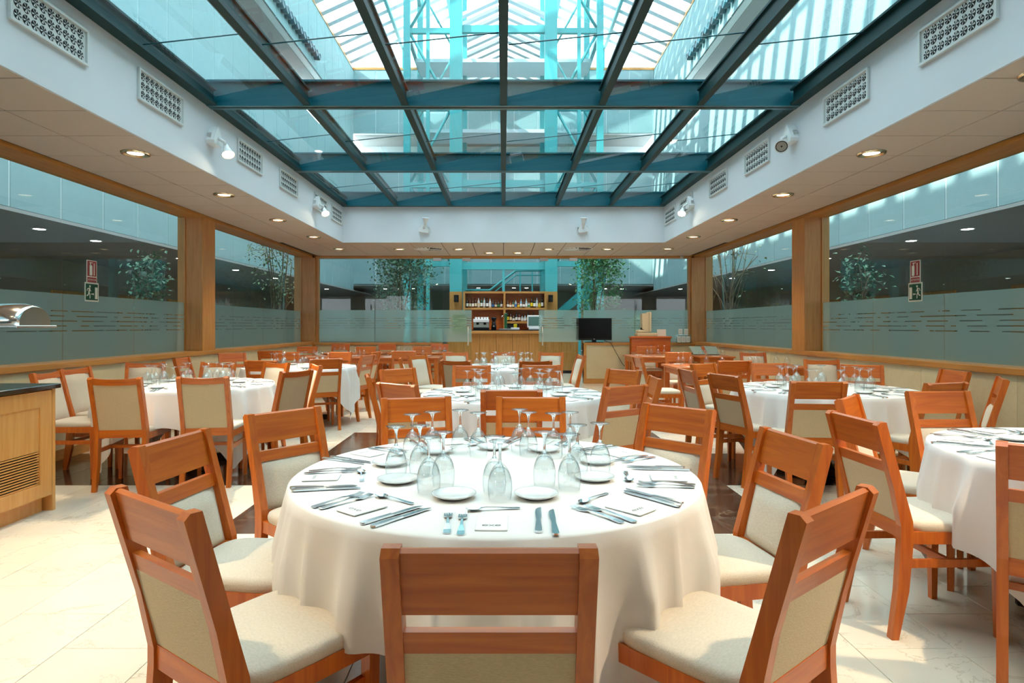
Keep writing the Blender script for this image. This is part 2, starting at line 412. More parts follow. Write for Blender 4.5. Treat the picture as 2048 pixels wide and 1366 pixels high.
# ================================================================== WALLS BELOW THE WINDOWS, SILLS, COLUMNS, WINDOWS
for s, nm in ((-1, 'wall_left'), (1, 'wall_right')):
    side = 'left' if s < 0 else 'right'
    X0, X1 = sorted((s*(XF+.012), s*(XG+.12)))
    w = sbuild(MB().box((X0, YN, 0), (X1, YB+.2, ZSILL-.045)), nm, M_GROUT, 'low stone wall under the %s windows' % side)
    y = YN
    while y < YB:
        b = min(y+1.2, YB+.1)
        a0, a1 = sorted((s*XF, s*(XF+.015)))
        MB().box((a0, y+.002, .1), (a1, b-.002, ZSILL-.05)).build('stone_panel', M_STONE, w); y = b
    a0, a1 = sorted((s*(XF-.012), s*(XF+.015)))
    sbuild(MB().box((a0, YN, 0), (a1, YB, .1)), 'baseboard_'+side, M_OAKH, 'wooden baseboard along the %s wall' % side)
    a0, a1 = sorted((s*(XF-.03), s*(XG+.06)))
    sbuild(MB().bevbox((a0, YN, ZSILL-.06), (a1, YB+.1, ZSILL), .006), 'trim_5' if s < 0 else 'trim_6', M_OAKH, 'long wooden sill along the %s windows' % side)
    a0, a1 = sorted((s*(XF-.01), s*(XG+.06)))
    sbuild(MB().box((a0, YN, ZC-.035), (a1, YB+.1, ZC+.01)), 'trim_7' if s < 0 else 'trim_8', M_OAKH, 'wooden head rail over the %s windows' % side)
    # column between the two windows, and the corner post
    a0, a1 = sorted((s*XF, s*(XG+.1)))
    sbuild(MB().bevbox((a0, 8.88, ZSILL-.002), (a1, 9.27, ZC), .004), 'trim_9' if s < 0 else 'trim_10', M_OAK, 'wood-clad column between the %s windows' % side)
    a0, a1 = sorted((s*(XF-.07), s*(XG+.15)))
    sbuild(MB().bevbox((a0, YB-.02, 0), (a1, YB+.3, ZC), .004), 'trim_11' if s < 0 else 'trim_12', M_OAK, 'wood-clad corner post at the far %s' % side)

def film_strips(x0, x1, z0, z1, seed):
    """frosted band with fine clear lines, in the plane (u, z); returns quads"""
    rnd = random.Random(seed); q = []
    lines = [.56, .485, .41, .335, .26]     # fraction of the height
    hgt = z1-z0; zc = z1
    for f in lines:
        zl = z0+hgt*(f+.18); q.append((x0, x1, zl+.005, zc)); zc = zl-.005
        u = x0
        while u < x1-1e-4:                   # the line is broken by short filled bits
            gap = rnd.uniform(.12, .6) if rnd.random() < .75 else rnd.uniform(.02, .08); fill = rnd.uniform(.02, .22)
            a = min(x1, u+gap); b = min(x1, a+fill); q.append((a, b, zl-.005, zl+.005)); u = b
    q.append((x0, x1, z0, zc)); return q
FZ0, FZ1 = ZSILL+.0, 1.635
wn = {(-1,0): 'window_1', (-1,1): 'window_2', (1,0): 'window_4', (1,1): 'window_5'}
for s in (-1, 1):
    for k, (ya, yb, joints) in enumerate(((-2.3, 8.88, [-1.02, .22, 1.46, 2.70, 3.94, 5.18, 6.42, 7.66]), (9.27, YB-.02, [10.46, 11.78, 13.1]))):
        w = struct(wn[(s, k)], label='%s glass window with a frosted band, %s' % ('left' if s < 0 else 'right', 'nearer than the column' if k == 0 else 'beyond the column'))
        edges = [ya]+joints+[yb]
        for i in range(len(edges)-1):
            a, b = edges[i]+.003, edges[i+1]-.003; x = s*XG
            pn = MB().add([(x,a,ZSILL),(x,b,ZSILL),(x,b,ZC-.03),(x,a,ZC-.03)], [(0,1,2,3)]).build('pane', M_GLASS, w)
            mb = MB(); xf = x - s*.004
            for (u0, u1, z0, z1) in film_strips(a, b, FZ0, FZ1, int(i*7+k*31+(s+2)*101)):
                if u1-u0 > 1e-4: mb.add([(xf,u0,z0),(xf,u1,z0),(xf,u1,z1),(xf,u0,z1)], [(0,1,2,3)])
            mb.build('frosted_film', M_FILM, pn)
        fx0, fx1 = sorted((s*(XG-.02), s*(XG+.02)))
        for (a, b) in ((ya-.02, ya+.02), (yb-.02, yb+.0)):
            MB().box((fx0, a, ZSILL), (fx1, b, ZC-.03)).build('frame_bar', M_OAK, w)

# ---- back wall: half walls, glass above, sliding doors
wb = struct('wall_back', label='stone-faced half walls either side of the doorway')
HWL, HWR = -1.39, 1.81
for (x0, x1) in ((-XF, HWL), (HWR, XF)):
    MB().box((x0, YB+.015, 0), (x1, YB+.2, .90)).build('wall_core', M_GROUT, wb)
    n = 2
    for i in range(n):
        a, b = x0+(x1-x0)*i/n, x0+(x1-x0)*(i+1)/n
        MB().box((a+.06 if i == 0 and x0 > 0 else a+.002, YB, .11), (b-.06 if x0 < 0 and i == n-1 else b-.002, YB+.016, .87)).build('stone_panel', M_STONE, wb)
    MB().bevbox((x0, YB-.03, .87), (x1, YB+.22, .925), .005).build('sill', M_OAKX, wb)
    MB().box((x0, YB-.012, 0), (x1, YB+.015, .11)).build('plinth', M_OAKX, wb)
    e = x1 if x0 < 0 else x0
    MB().box((e-.06 if x0 < 0 else e, YB-.012, .11), (e if x0 < 0 else e+.06, YB+.21, .87)).build('end_post', M_OAK, wb)
sbuild(MB().box((-XF, YB-.02, ZC-.05), (XF, YB+.2, ZC+.01)), 'trim_13', M_OAKX, 'wooden head rail across the far glass wall')
w3 = struct('window_3', label='far glass wall with frosted band on both sides of the doorway')
def zpane(root, x0, x1, z0, z1, y, f0, f1, seed, nm='pane'):
    pn = MB().add([(x0,y,z0),(x1,y,z0),(x1,y,z1),(x0,y,z1)], [(0,1,2,3)]).build(nm, M_GLASS, root)
    mb = MB(); yf = y-.004
    for (u0, u1, a, b) in film_strips(x0, x1, f0, f1, seed):
        if u1-u0 > 1e-4: mb.add([(u0,yf,a),(u1,yf,a),(u1,yf,b),(u0,yf,b)], [(0,1,2,3)])
    mb.build('frosted_film', M_FILM, pn); return pn
for i, (a, b) in enumerate(((-4.22, -2.93), (-2.92, -1.40), (1.82, 2.98), (2.99, 4.22))):
    zpane(w3, a, b, .925, ZC-.05, YB+.1, .94, 1.66, 900+i)
for x in (-4.25, 4.19): MB().box((x, YB+.04, .925), (x+.06, YB+.16, ZC-.05)).build('frame_bar', M_OAK, w3)
for nm, x0, x1, hx, lab in (('door_1', -1.62, -.72, -.80, 'left sliding glass door leaf with frosted band, pushed open'), ('door_2', .80, 1.70, .88, 'right sliding glass door leaf with frosted band, pushed open')):
    d = struct(nm, label=lab)
    zpane(d, x0, x1, .02, ZC-.06, YB+.03, .94, 1.66, 950+int(x0*10))
    MB().tube([(hx, YB-.03, .86), (hx, YB-.03, 1.29)], .013, 8).box((hx-.012, YB-.03, .9), (hx+.012, YB+.03, .925)).box((hx-.012, YB-.03, 1.22), (hx+.012, YB+.03, 1.245)).build('door_handle', M_BRUSH, d)
    for cx in (x0+.12, x1-.12): MB().box((cx-.09, YB-.005, ZC-.115), (cx+.09, YB+.055, ZC-.05)).build('hanger_clamp', M_BRUSH, d)
# wall behind the camera
sbuild(MB().box((-XG-.1, YN-.15, 0), (XG+.1, YN, ZC+.1)), 'wall_front', M_GREY, 'plain wall behind the viewer')

# ================================================================== THE COURT OUTSIDE
AX, AYB, AZ = 6.8, 28.0, 12.9
pm = {}
def cpan(w, h, axis):
    key = (round(w, 3), round(h, 3), axis)
    if key not in pm:
        g = .012
        pm[key] = (MB().bevbox((-.03, -w/2+g, 0), (.03, w/2-g, h), .008) if axis == 'y' else MB().bevbox((-w/2+g, -.03, 0), (w/2-g, .03, h), .008)).mesh('concrete_panel', M_CONC)
    return pm[key]
for s in (-1, 1):
    side = 'left' if s < 0 else 'right'
    x0, x1 = sorted((s*(AX-.018), s*(AX+.25)))
    w = sbuild(MB().box((x0, -8, 2.94), (x1, AYB, 8.70)).box((x0, -8, 10.52), (x1, AYB, AZ-.02)).box((x0, 23.7, 8.7), (x1, AYB, 10.52)), 'wall_atrium_'+side, M_JOINT, 'pale concrete panel wall of the court seen beyond the %s windows' % side)
    y = -7.5
    while y < AYB-.05:
        b = min(y+1.0, AYB); yc = (y+b)/2
        if b <= 23.7:
            link('concrete_panel', cpan(b-y, 5.81, 'y'), w, (s*AX, yc, 2.93)); link('concrete_panel', cpan(b-y, 2.38, 'y'), w, (s*AX, yc, 10.52))
        else: link('concrete_panel', cpan(b-y, 9.97, 'y'), w, (s*AX, yc, 2.93))
        y = b
    x2, x3 = sorted((s*(AX+.25), s*(AX+2.2)))
    MB().box((x2, -8, 8.5), (x3, 23.7, 8.72)).box((x2, -8, 10.5), (x3, 23.7, 10.7)).box((s*(AX+2.2)-.05, -8, 8.5), (s*(AX+2.2)+.05, 23.7, 10.7)).build('gallery_recess', M_GREY, w)
    a, b = sorted((s*(AX-.05), s*(AX+.3)))
    MB().box((a, -8, AZ-.08), (b, AYB, AZ+.06)).build('coping', M_OAKH, w)
    # corridor behind the overhang
    x2, x3 = sorted((s*(AX-.03), s*10.6))
    sbuild(MB().box((x2, -8, 2.88), (x3, AYB+5, 2.93)), 'ceiling_corridor_'+side, M_GREY, 'flat ceiling of the corridor behind the %s windows' % side)
    x2, x3 = sorted((s*10.6, s*10.8))
    cw = sbuild(MB().box((x2, -8, 0), (x3, AYB+5, 3.16)), 'wall_corridor_'+side, M_CORR, 'dim corridor wall far behind the %s windows' % side)
    for i, yy in enumerate((7.0, 9.2, 11.4, 14.5, 17, 19.5)):
        a, b = sorted((s*10.55, s*10.6))
        MB().bevbox((a, yy, 0), (b, yy+1.5, 2.15), .01).build('wood_panel', M_OAK, cw)
# round air nozzles in a row on both court walls
noz = MB().lathe([(0, .02), (.085, .02), (.10, .0), (.13, .02), (.14, .10), (.12, .2), (0, .22)], 16).mesh('air_nozzle', M_TEAL)
for s in (-1, 1):
    for k in range(14):
        o = link('air_nozzle', noz, None, (s*(AX-.24), 17.9+k*.33, 10.95), rot=(0, R(90)*s, 0))
        tag(o, 'round teal air nozzle, %s from the viewer in the row on the %s court wall' % (ORD[k], 'left' if s < 0 else 'right'), 'air nozzle', 'air nozzles on the %s court wall' % ('left' if s < 0 else 'right'))
wr = sbuild(MB().box((-AX, AYB-.018, 3.2), (AX, AYB+.3, 8.4)).box((-AX, AYB-.018, 10.0), (AX, AYB+.3, AZ)).box((-AX, AYB+2, 8.2), (AX, AYB+2.1, 10.2)), 'wall_atrium_back', M_JOINT, 'pale concrete panel wall closing the far end of the court')
x = -AX
while x < AX-.05:
    b = min(x+1.04, AX); link('concrete_panel', cpan(b-x, 5.2, 'x'), wr, ((x+b)/2, AYB, 3.19)); link('concrete_panel', cpan(b-x, 2.9, 'x'), wr, ((x+b)/2, AYB, 10.0)); x = b
MB().box((-AX, AYB-.05, 8.38), (AX, AYB+.3, 8.48)).build('coping', M_OAKX, wr); MB().box((-AX, AYB-.05, AZ-.05), (AX, AYB+.3, AZ+.06)).build('coping', M_OAKX, wr)
MB().box((-AX, AYB+.3, 9.98), (AX, AYB+2, 10.1)).box((-AX, AYB+.3, 8.3), (AX, AYB+2, 8.4)).build('gallery_recess', M_GREY, wr)
sbuild(MB().box((-10.7, AYB+.02, 3.12), (10.7, AYB+5, 3.19)), 'ceiling_corridor_back', M_GREY, 'flat ceiling of the corridor at the far end of the court')
wc = sbuild(MB().box((-11, AYB+5, 0), (11, AYB+5.2, 3.2)), 'wall_corridor_back', M_CORR, 'dim wall at the far end of the corridor')
for xx in (-6.3, -4.6, 3.2, 5.0): MB().bevbox((xx, AYB+4.95, 0), (xx+1.3, AYB+5.0, 2.1), .01).build('wood_panel', M_OAK, wc)
sbuild(MB().box((-7.3, -8.2, 3.06), (7.3, -8, AZ)), 'wall_atrium_front', M_CONC, 'court wall behind the viewer')
# recessed lamps in the corridor ceilings
lamp_disc = MB().lathe([(0, -.004), (.085, -.004), (.10, 0)], 18, 0).lathe([(.085, -.006), (.11, -.006), (.115, .0)], 18, 1).mesh('corridor_downlight', [M_COOL, M_PLASTIC])
for s in (-1, 1):
    for ki, yy in enumerate((7.2, 8.65, 10.1, 11.5, 14.5, 17.5, 20.5, 23.5, 26.5)):
        tag(link('corridor_downlight', lamp_disc, None, (s*7.56, yy, 2.88)), 'small round corridor downlight, %s from the viewer beyond the %s windows' % (ORD[ki], 'left' if s < 0 else 'right'), 'downlight', 'corridor downlights %s' % ('left' if s < 0 else 'right'))
for ki, xx in enumerate((-5.8, -5.2, -4.4, -1.2, .5, 1.1, 4.2, 5.0, 5.8)):
    tag(link('corridor_downlight', lamp_disc, None, (xx, 29.5 + abs(xx)*.15, 3.12)), 'small round downlight, %s from the left in the far corridor ceiling' % ORD[ki], 'downlight', 'far corridor downlights')

# gable glass roof over the court
rf = struct('ceiling_glass_roof', label='white-framed gable glass roof high above the court')
ZR, sl = AZ, .46
zr = lambda x: ZR + (AX-abs(x))*sl
rafter = MB()
for s in (-1, 1):
    p0, p1 = Vector((0, 0, zr(0))), Vector((s*AX, 0, zr(AX)))
    d = (p1-p0).normalized(); n = Vector((-d.z*s, 0, abs(d.x)))
    vs = []
    for p in (p0, p1):
        for (yy, k) in ((-.13, 0), (.13, 0), (.13, .28), (-.13, .28)): vs.append(p + Vector((0, yy, 0)) + n*k*1.0)
    rafter.add(vs, [(0,1,2,3), (4,7,6,5), (0,4,5,1), (1,5,6,2), (2,6,7,3), (3,7,4,0)])
rme = rafter.mesh('rafter', M_WHITE)
y = -7.5
while y <= AYB+.1:
    link('rafter', rme, rf, (0, y, 0)); y += .85
MB().box((-.12, -8, zr(0)-.1), (.12, AYB, zr(0)+.15)).build('ridge_beam', M_WHITE, rf)
for s in (-1, 1):
    for i in range(3):
        a, b = AX*i/3, AX*(i+1)/3
        for j in range(4):
            y0, y1 = -8+j*9, -8+(j+1)*9
            MB().add([(s*a, y0, zr(a)+.3), (s*b, y0, zr(b)+.3), (s*b, y1, zr(b)+.3), (s*a, y1, zr(a)+.3)], [(0,1,2,3)]).build('roof_pane', M_ROOFGL, rf)
    for fx in (.34, .67): MB().box((s*AX*fx-.06, -8, zr(AX*fx)-.14), (s*AX*fx+.06, AYB, zr(AX*fx))).build('purlin', M_TEALL, rf)
sbuild(MB().add([(-AX, -8, AZ), (AX, -8, AZ), (0, -8, zr(0)+.3)], [(0,1,2)]), 'wall_gable_front', M_WHITE, 'white gable end behind the viewer')
gb = struct('window_7', label='glazed gable at the far end of the court roof')
MB().add([(-AX, AYB, AZ), (AX, AYB, AZ), (0, AYB, zr(0)+.3)], [(0,1,2)]).build('pane', M_ROOFGL, gb)
for x in (-4.5, -2.25, 0, 2.25, 4.5): MB().box((x-.06, AYB-.06, AZ), (x+.06, AYB+.06, zr(x))).build('mullion', M_TEALL, gb)

# steel and glass tower with stairs behind the bar
tw = tag(link('steel_tower', None, None, (0, 19.2, 0)), 'pale teal steel and glass lift tower rising behind the bar', 'tower')
def tcol(x, y, w, z0=0, z1=13.6, nm='column'): MB().box((x-w/2, y-w/2, z0), (x+w/2, y+w/2, z1)).build(nm, M_TEALL, tw)
for s in (-1, 1):
    MB().box((s*1.47-.19, -.12, 0), (s*1.47+.19, .26, 2.36)).build('wood_cladding', M_OAK, tw)
    MB().box((s*1.47-.19, -.10, 2.36), (s*1.47+.19, .24, 13.8)).build('column', M_TEALL, tw)
    tcol(s*2.35, .1, .11, z1=13.4); tcol(s*3.0, .1, .2, z1=13.4); tcol(s*3.0, 3.2, .2, z1=13.4); tcol(s*1.47, 3.2, .3, z1=13.6)
    for z in (3.15, 5.6, 8.0, 10.4, 12.8):
        MB().box((min(s*1.47, s*3.0), .05, z), (max(s*1.47, s*3.0), .17, z+.16)).build('cross_member', M_TEALL, tw)
        MB().box((s*3.0-.06, .1, z), (s*3.0+.06, 3.2, z+.16)).build('cross_member', M_TEALL, tw)
    for (z0, z1, fl2) in ((5.76, 8.0, 0), (8.16, 10.4, 1), (10.56, 12.8, 0), (3.31, 5.6, 1)):
        a, b = (s*1.66, s*2.9) if fl2 else (s*2.9, s*1.66)
        MB().tube([(a, .1, z0), (b, .1, z1)], .045, 6).build('brace', M_TEALL, tw)
        MB().tube([(b, 1.6, z0), (a, 1.6, z1)], .035, 6).build('brace', M_TEALL, tw)
    for (x0, x1) in ((s*1.66, s*2.3), (s*2.4, s*2.9)):
        for (z0, z1) in ((.1, 3.1), (3.35, 5.5), (5.8, 7.9), (8.2, 10.3), (10.6, 12.7)):
            MB().add([(x0, .1, z0), (x1, .1, z0), (x1, .1, z1), (x0, .1, z1)], [(0,1,2,3)]).build('glass_panel', M_GLASS, tw)
for z in (3.05, 5.6, 8.0, 10.4): MB().box((-1.3, .0, z), (1.3, .14, z+.22)).build('cross_member', M_TEALL, tw)
MB().box((-.04, .02, 2.36), (.04, .10, 3.05)).build('mullion', M_TEALL, tw)
for (x0, x1) in ((-1.27, -.04), (.04, 1.27)):
    MB().add([(x0, .06, 2.36), (x1, .06, 2.36), (x1, .06, 3.05), (x0, .06, 3.05)], [(0,1,2,3)]).build('glass_panel', M_GLASS, tw)
for k in range(11):
    mb = MB(); yy = 1.9+k*.62
    for s in (-1, 1): mb.prism([(0, 12.5), (0, 12.62), (s*1.75, 11.82), (s*1.75, 11.70)], yy, yy+.24, axis=1)
    mb.build('lantern_rafter', M_WHITE, tw)
for s in (-1, 1): MB().box((s*1.75-.08, 1.9, 11.62), (s*1.75+.08, 8.3, 11.80)).build('lantern_beam', M_TEALL, tw)
for z in (5.6, 8.0, 10.4): MB().box((-3.0, 1.9, z-.12), (3.0, 3.2, z)).build('landing', M_WHITE, tw)
st = tag(link('staircase', None, None, (0, 20.6, 0)), 'teal metal staircase climbing to the right behind the bar', 'staircase')
for k in range(9):
    MB().bevbox((1.05+k*.25, 0, 1.2+k*.19), (1.35+k*.25, 1.0, 1.24+k*.19), .008).build('step', M_TEALL, st)
for yy in (-.03, 1.0):
    MB().prism([(.9, 1.02), (1.15, 1.02), (3.4, 2.78), (3.4, 3.0), (3.2, 3.0)], yy, yy+.04, axis=1).build('stringer', M_TEALL, st)
MB().tube([(-1.25, -.1, 2.48), (-.45, -.1, 2.48), (.42, -.1, 3.14), (1.25, -.1, 3.14), (1.7, -.1, 3.5)], .04, 8).build('handrail', M_TEALL, st)
MB().tube([(-1.25, -.1, 2.30), (-.45, -.1, 2.30), (.42, -.1, 2.98), (1.25, -.1, 2.98)], .022, 8).build('handrail', M_TEALL, st)
for xx in (.55, .95): MB().box((xx-.025, -.13, 1.0), (xx+.025, -.08, 3.1)).build('baluster', M_TEALL, st)
MB().box((-1.3, -.15, .0), (1.3, -.05, 1.0)).build('base_wall', M_TEALL, st)

# ================================================================== CHAIRS
CH = .8985                                  # height of the back
def yb(z): return -.195 - .11*max(0, (z-.45)/.45)**1.0
def slant(z0, z1, t, n=4):
    """side outline of a board that follows the lean of the back"""
    zs = [z0+(z1-z0)*i/n for i in range(n+1)]
    return [(yb(z)-t/2, z) for z in zs] + [(yb(z)+t/2, z) for z in zs[::-1]]
def chair_parts(kind):
    P = []
    HW = .195
    # rear legs run on as back posts, kinked at the seat
    for s in (-1, 1):
        back = [(-.262, 0), (-.236, .2), (-.222, .42), (-.222, .47), (-.252, .62), (-.324, CH-.012)]
        front = [(-.296+.012, CH+.002), (-.208, .62), (-.172, .49), (-.168, .42), (-.188, .2), (-.232, 0)]
        mb = MB(); x0, x1 = (s*HW-(.034 if s > 0 else 0)), (s*HW+(0 if s > 0 else .034))
        mb.prism(back+[(-.31, CH+.002)]+front, x0, x1, axis=0)
        P.append(('rear_leg', mb, M_WOODV))
    xi = HW-.034
    if kind == 'A':
        z0, z1 = .768, CH-.006; t = .021
        pts = slant(z0, z1, t); pts = pts[:5] + [(yb(z1)-.002, z1+.006), (yb(z1)+.004, z1+.006)] + pts[5:]
        P.append(('top_rail', MB().prism(pts, -xi, xi, axis=0), M_WOOD))
        P.append(('middle_rail', MB().prism(slant(.687, .732, .022, 1), -xi, xi, axis=0), M_WOOD))
        pz0, pz1 = .475, .687
    else:
        # curved thin top rail
        secs = []
        for i in range(9):
            x = -xi + 2*xi*i/8; dip = .010*(1-(x/xi)**2); zb, zt = .842-dip*.6, CH-.004-dip
            secs.append([(x, yb(zb)-.012-.006*(1-(x/xi)**2), zb), (x, yb(zb)+.012-.006*(1-(x/xi)**2), zb), (x, yb(zt)+.012-.006*(1-(x/xi)**2), zt), (x, yb(zt)-.012-.006*(1-(x/xi)**2), zt)])
        P.append(('top_rail', MB().loft(secs, smooth=False), M_WOOD))
        pz0, pz1 = .475, .848
    # upholstered back: bulging pad in front, flat fabric behind
    n, m = 7, 9; mb = MB(); vs = []
    for j in range(m):
        z = pz0 + (pz1-pz0)*j/(m-1)
        for i in range(n):
            x = -xi + 2*xi*i/(n-1); u = 1-abs(2*i/(n-1)-1)**5; v = 1-abs(2*j/(m-1)-1)**5
            vs.append((x, yb(z)+.002+.030*(u*v)**.6, z))
    fs = [(j*n+i, j*n+i+1, (j+1)*n+i+1, (j+1)*n+i) for j in range(m-1) for i in range(n-1)]
    mb.add(vs, fs, 0, True)
    P.append(('back_pad', mb, M_FAB))
    vs = []
    for j in range(m):
        z = pz0 + (pz1-pz0)*j/(m-1)
        for i in range(n): vs.append((-xi + 2*xi*i/(n-1), yb(z)-.011, z))
    P.append(('back_fabric', MB().add(vs, fs, 0, True), M_FABB))
    P.append(('lower_rail', MB().prism([(-.215, .415), (-.18, .415), (-.18, .477), (-.215, .477)], -xi, xi, axis=0), M_WOOD))
    # seat rails
    bw, fw = .19, .208; yf = .215
    P.append(('seat_rail', MB().box((-fw+.02, yf-.03, .395), (fw-.02, yf-.006, .445)), M_WOOD))
    for s in (-1, 1):
        a, b = Vector((s*bw, -.185, 0)), Vector((s*fw, yf-.01, 0))
        mb = MB(); w = .022*s
        mb.add([(a.x-w, a.y, .395), (a.x, a.y, .395), (b.x, b.y, .395), (b.x-w, b.y, .395), (a.x-w, a.y, .445), (a.x, a.y, .445), (b.x, b.y, .445), (b.x-w, b.y, .445)],
               [(0,3,2,1), (4,5,6,7), (0,1,5,4), (1,2,6,5), (2,3,7,6), (3,0,4,7)])
        P.append(('seat_rail', mb, M_WOODV))
        c = s*(fw-.018); secs = []
        for z, h in ((0, .013), (.2, .016), (.44, .019)): secs.append([(c-h, yf-.018-h, z), (c+h, yf-.018-h, z), (c+h, yf-.018+h, z), (c-h, yf-.018+h, z)])
        P.append(('front_leg', MB().loft(secs, smooth=False), M_WOODV))
        mb = MB(); x0, x1 = sorted((s*.17, s*.187)); mb.box((x0, -.215, .295), (x1, yf-.02, .328))
        P.append(('side_stretcher', mb, M_WOODV))
    P.append(('cross_stretcher', MB().box((-.18, -.01, .298), (.18, .01, .325)), M_WOOD))
    # seat cushion: rounded slab, wider in front
    secs = []; N = 32
    for (k, z) in ((.985, .445), (1.0, .455), (1.0, .468), (.975, .480), (.90, .487), (.6, .491), (.0, .492)):
        sec = []
        for i in range(N):
            a = 2*PI*i/N; e = 5
            cx = math.copysign(abs(math.cos(a))**(2/e), math.cos(a)); sy = math.copysign(abs(math.sin(a))**(2/e), math.sin(a))
            yy = .015 + sy*.207*k; hw = bw + (fw-bw)*(yy+.19)/.4
            sec.append((cx*hw*k, yy, z))
        secs.append(sec)
    P.append(('seat_cushion', MB().loft(secs, caps=False), M_FAB))
    return [(n, b.mesh(n, m)) for (n, b, m) in P]
CHP = {'A': chair_parts('A'), 'B': chair_parts('B')}
CHAIRS = []
def chair(kind, M, ang, label, group):
    """M = middle of the back's top edge, ang = direction the sitter faces (degrees)"""
    n = Vector((math.cos(R(ang)), math.sin(R(ang)))); o = Vector((M[0], M[1])) + n*.305
    t = thing('dining_chair', label, 'chair', (o.x, o.y, 0), R(ang)-PI/2, group)
    for (nm, me) in CHP[kind]: link(nm, me, t)
    CHAIRS.append(t); return t
def chair_px(kind, a, b, face, label, group, ang=None):
    p, q = gp(a[0], a[1], CH), gp(b[0], b[1], CH); m = (p+q)/2
    if ang is None:
        d = (q-p); n = Vector((-d.y, d.x)).normalized()
        if (face == 'away') != (n.y > 0): n = -n
        ang = math.degrees(math.atan2(n.y, n.x))
    return chair(kind, m, ang, label, group)
G1 = 'chairs round the nearest table'
WA = 'slot-backed cherry chair'; WB = 'upholstered-back cherry chair'
chair_px('A', (765,1097), (1193,1097), 'away', WA+' nearest the viewer, back filling the bottom centre', G1)
chair_px('A', (222,972), (390,1030), 'away', WA+' at the near left of the nearest table, seen from behind', G1)
chair_px('A', (278,892), (401,859), 'toward', WA+' on the left of the nearest table, turned to the right', G1, ang=-8)
chair_px('A', (497,828), (632,814), 'toward', WA+' at the far left of the nearest table, beige back pad showing', G1, ang=-38)
chair_px('A', (763,797), (900,793), 'toward', WA+' behind the nearest table, left of its middle, facing the viewer', G1, ang=-76)
chair_px('A', (992,793), (1132,795), 'toward', WA+' straight behind the nearest table, facing the viewer', G1, ang=-92)
chair_px('A', (1289,806), (1430,820), 'toward', WA+' at the far right of the nearest table, beige back pad showing', G1, ang=-136)
chair_px('A', (1535,855), (1649,888), 'toward', WA+' on the right of the nearest table, turned to the left', G1, ang=-172)
chair_px('A', (1600,1030), (1738,973), 'away', WA+' at the near right of the nearest table, seen from behind', G1)
G2 = 'chairs round the second table'
chair_px('A', (961,780), (1085,780), 'away', 'dark '+WA+' at the near side of the second table', G2)
chair_px('A', (758,764), (829,771), 'away', WA+' at the near left of the second table, seen from behind', G2, ang=52)
chair_px('A', (729,748), (740,754.5), 'away', WA+' seen edge-on at the left of the second table', G2, ang=14)
chair_px('A', (767,739), (822,736), 'toward', WA+' at the far left of the second table', G2, ang=-45)
chair_px('A', (1212,775), (1292,769), 'away', WA+' at the near right of the second table, seen from behind', G2)
chair_px('A', (1221,737), (1276,742), 'toward', WA+' at the far right of the second table', G2, ang=-142)
chair_px('A', (1302,751), (1322,758), 'toward', WA+' seen edge-on at the right of the second table', G2, ang=178)
chair_px('A', (906,731), (981,731), 'toward', WA+' behind the second table, left of two facing the viewer', G2, ang=-90)
chair_px('A', (1044,730), (1121,730), 'toward', WA+' behind the second table, right of two facing the viewer', G2, ang=-90)
G3 = 'chairs round the third table'
chair_px('B', (881,720), (942,721), 'away', WB+' at the near left of the third table', G3, ang=70)
chair_px('B', (1042,721), (1101,721), 'away', 'dark '+WB+' at the near right of the third table', G3, ang=98)
chair_px('B', (888,704), (934,704), 'toward', WB+' behind the third table, leftmost of three facing the viewer', G3, ang=-75)
chair_px('B', (985,703.5), (1033,703.5), 'toward', WB+' behind the third table, middle of three facing the viewer', G3, ang=-90)
chair_px('B', (1080,704), (1125,704), 'toward', WB+' behind the third table, rightmost of three facing the viewer', G3, ang=-108)
chair_px('B', (1153,708), (1173,711), 'toward', WB+' seen edge-on at the right of the third table', G3, ang=-172)
chair_px('B', (813,711), (855,709), 'toward', WB+' with pale pad showing at the far left of the third table', G3, ang=-32)
chair('B', (-1.30, 7.78), 8, WB+' partly hidden at the left of the third table', G3)
GL = 'chairs round the left table'
chair_px('B', (175,756), (284,755), 'away', WB+' seen from behind at the left table, left of two', GL)
chair_px('B', (351.5,755), (458,752), 'away', WB+' seen from behind at the left table, right of two', GL, ang=98)
chair_px('B', (566,743), (622,738), 'away', WB+' at the right of the left table, its back to the aisle', GL, ang=155)
chair_px('B', (527,723.5), (582,726), 'toward', WB+' at the far right of the left table, pad facing the viewer', GL, ang=-120)
chair_px('B', (400,724), (475,724), 'toward', WB+' behind the left table, facing the viewer', GL, ang=-92)
chair('B', (-3.98, 6.90), -68, WB+' behind the left table against the window wall', GL)
chair('B', (-4.12, 5.95), -4, WB+' tight against the window wall at the left end of the left table', GL)
chair('B', (-4.0, 5.42), 4, WB+' between the sideboard and the left table', GL)
chair_px('B', (625,727.3), (643,731), 'toward', WB+' seen edge-on between the left table and the aisle', GL, ang=-150)
GB = 'chairs round the far-left round table'
chair_px('A', (488,721), (556,721), 'away', WA+' at the near side of the far-left round table', GB, ang=85)
chair_px('A', (621,719), (682,716), 'away', WA+' at the near right of the far-left round table, seen from behind', GB, ang=118)
chair_px('A', (726,711), (747,709), 'away', WA+' in the aisle by the far-left round table, nearer of two in profile', GB, ang=166)
chair_px('A', (742,703.5), (761,704), 'away', WA+' in the aisle by the far-left round table, farther of two in profile', GB, ang=170)
chair_px('A', (654,704), (706,704), 'toward', WA+' behind the far-left round table, at its right', GB, ang=-100)
chair_px('A', (548,704), (600,704), 'toward', WA+' behind the far-left round table, at its middle', GB, ang=-84)
chair_px('A', (438,706), (490,706), 'toward', WA+' in a lamp beam at the left of the far-left round table', GB, ang=-50)
chair('A', (-4.08, 7.85), 2, WA+' against the window wall left of the far-left round table', GB)
GW = 'chairs at the far-left square tables'
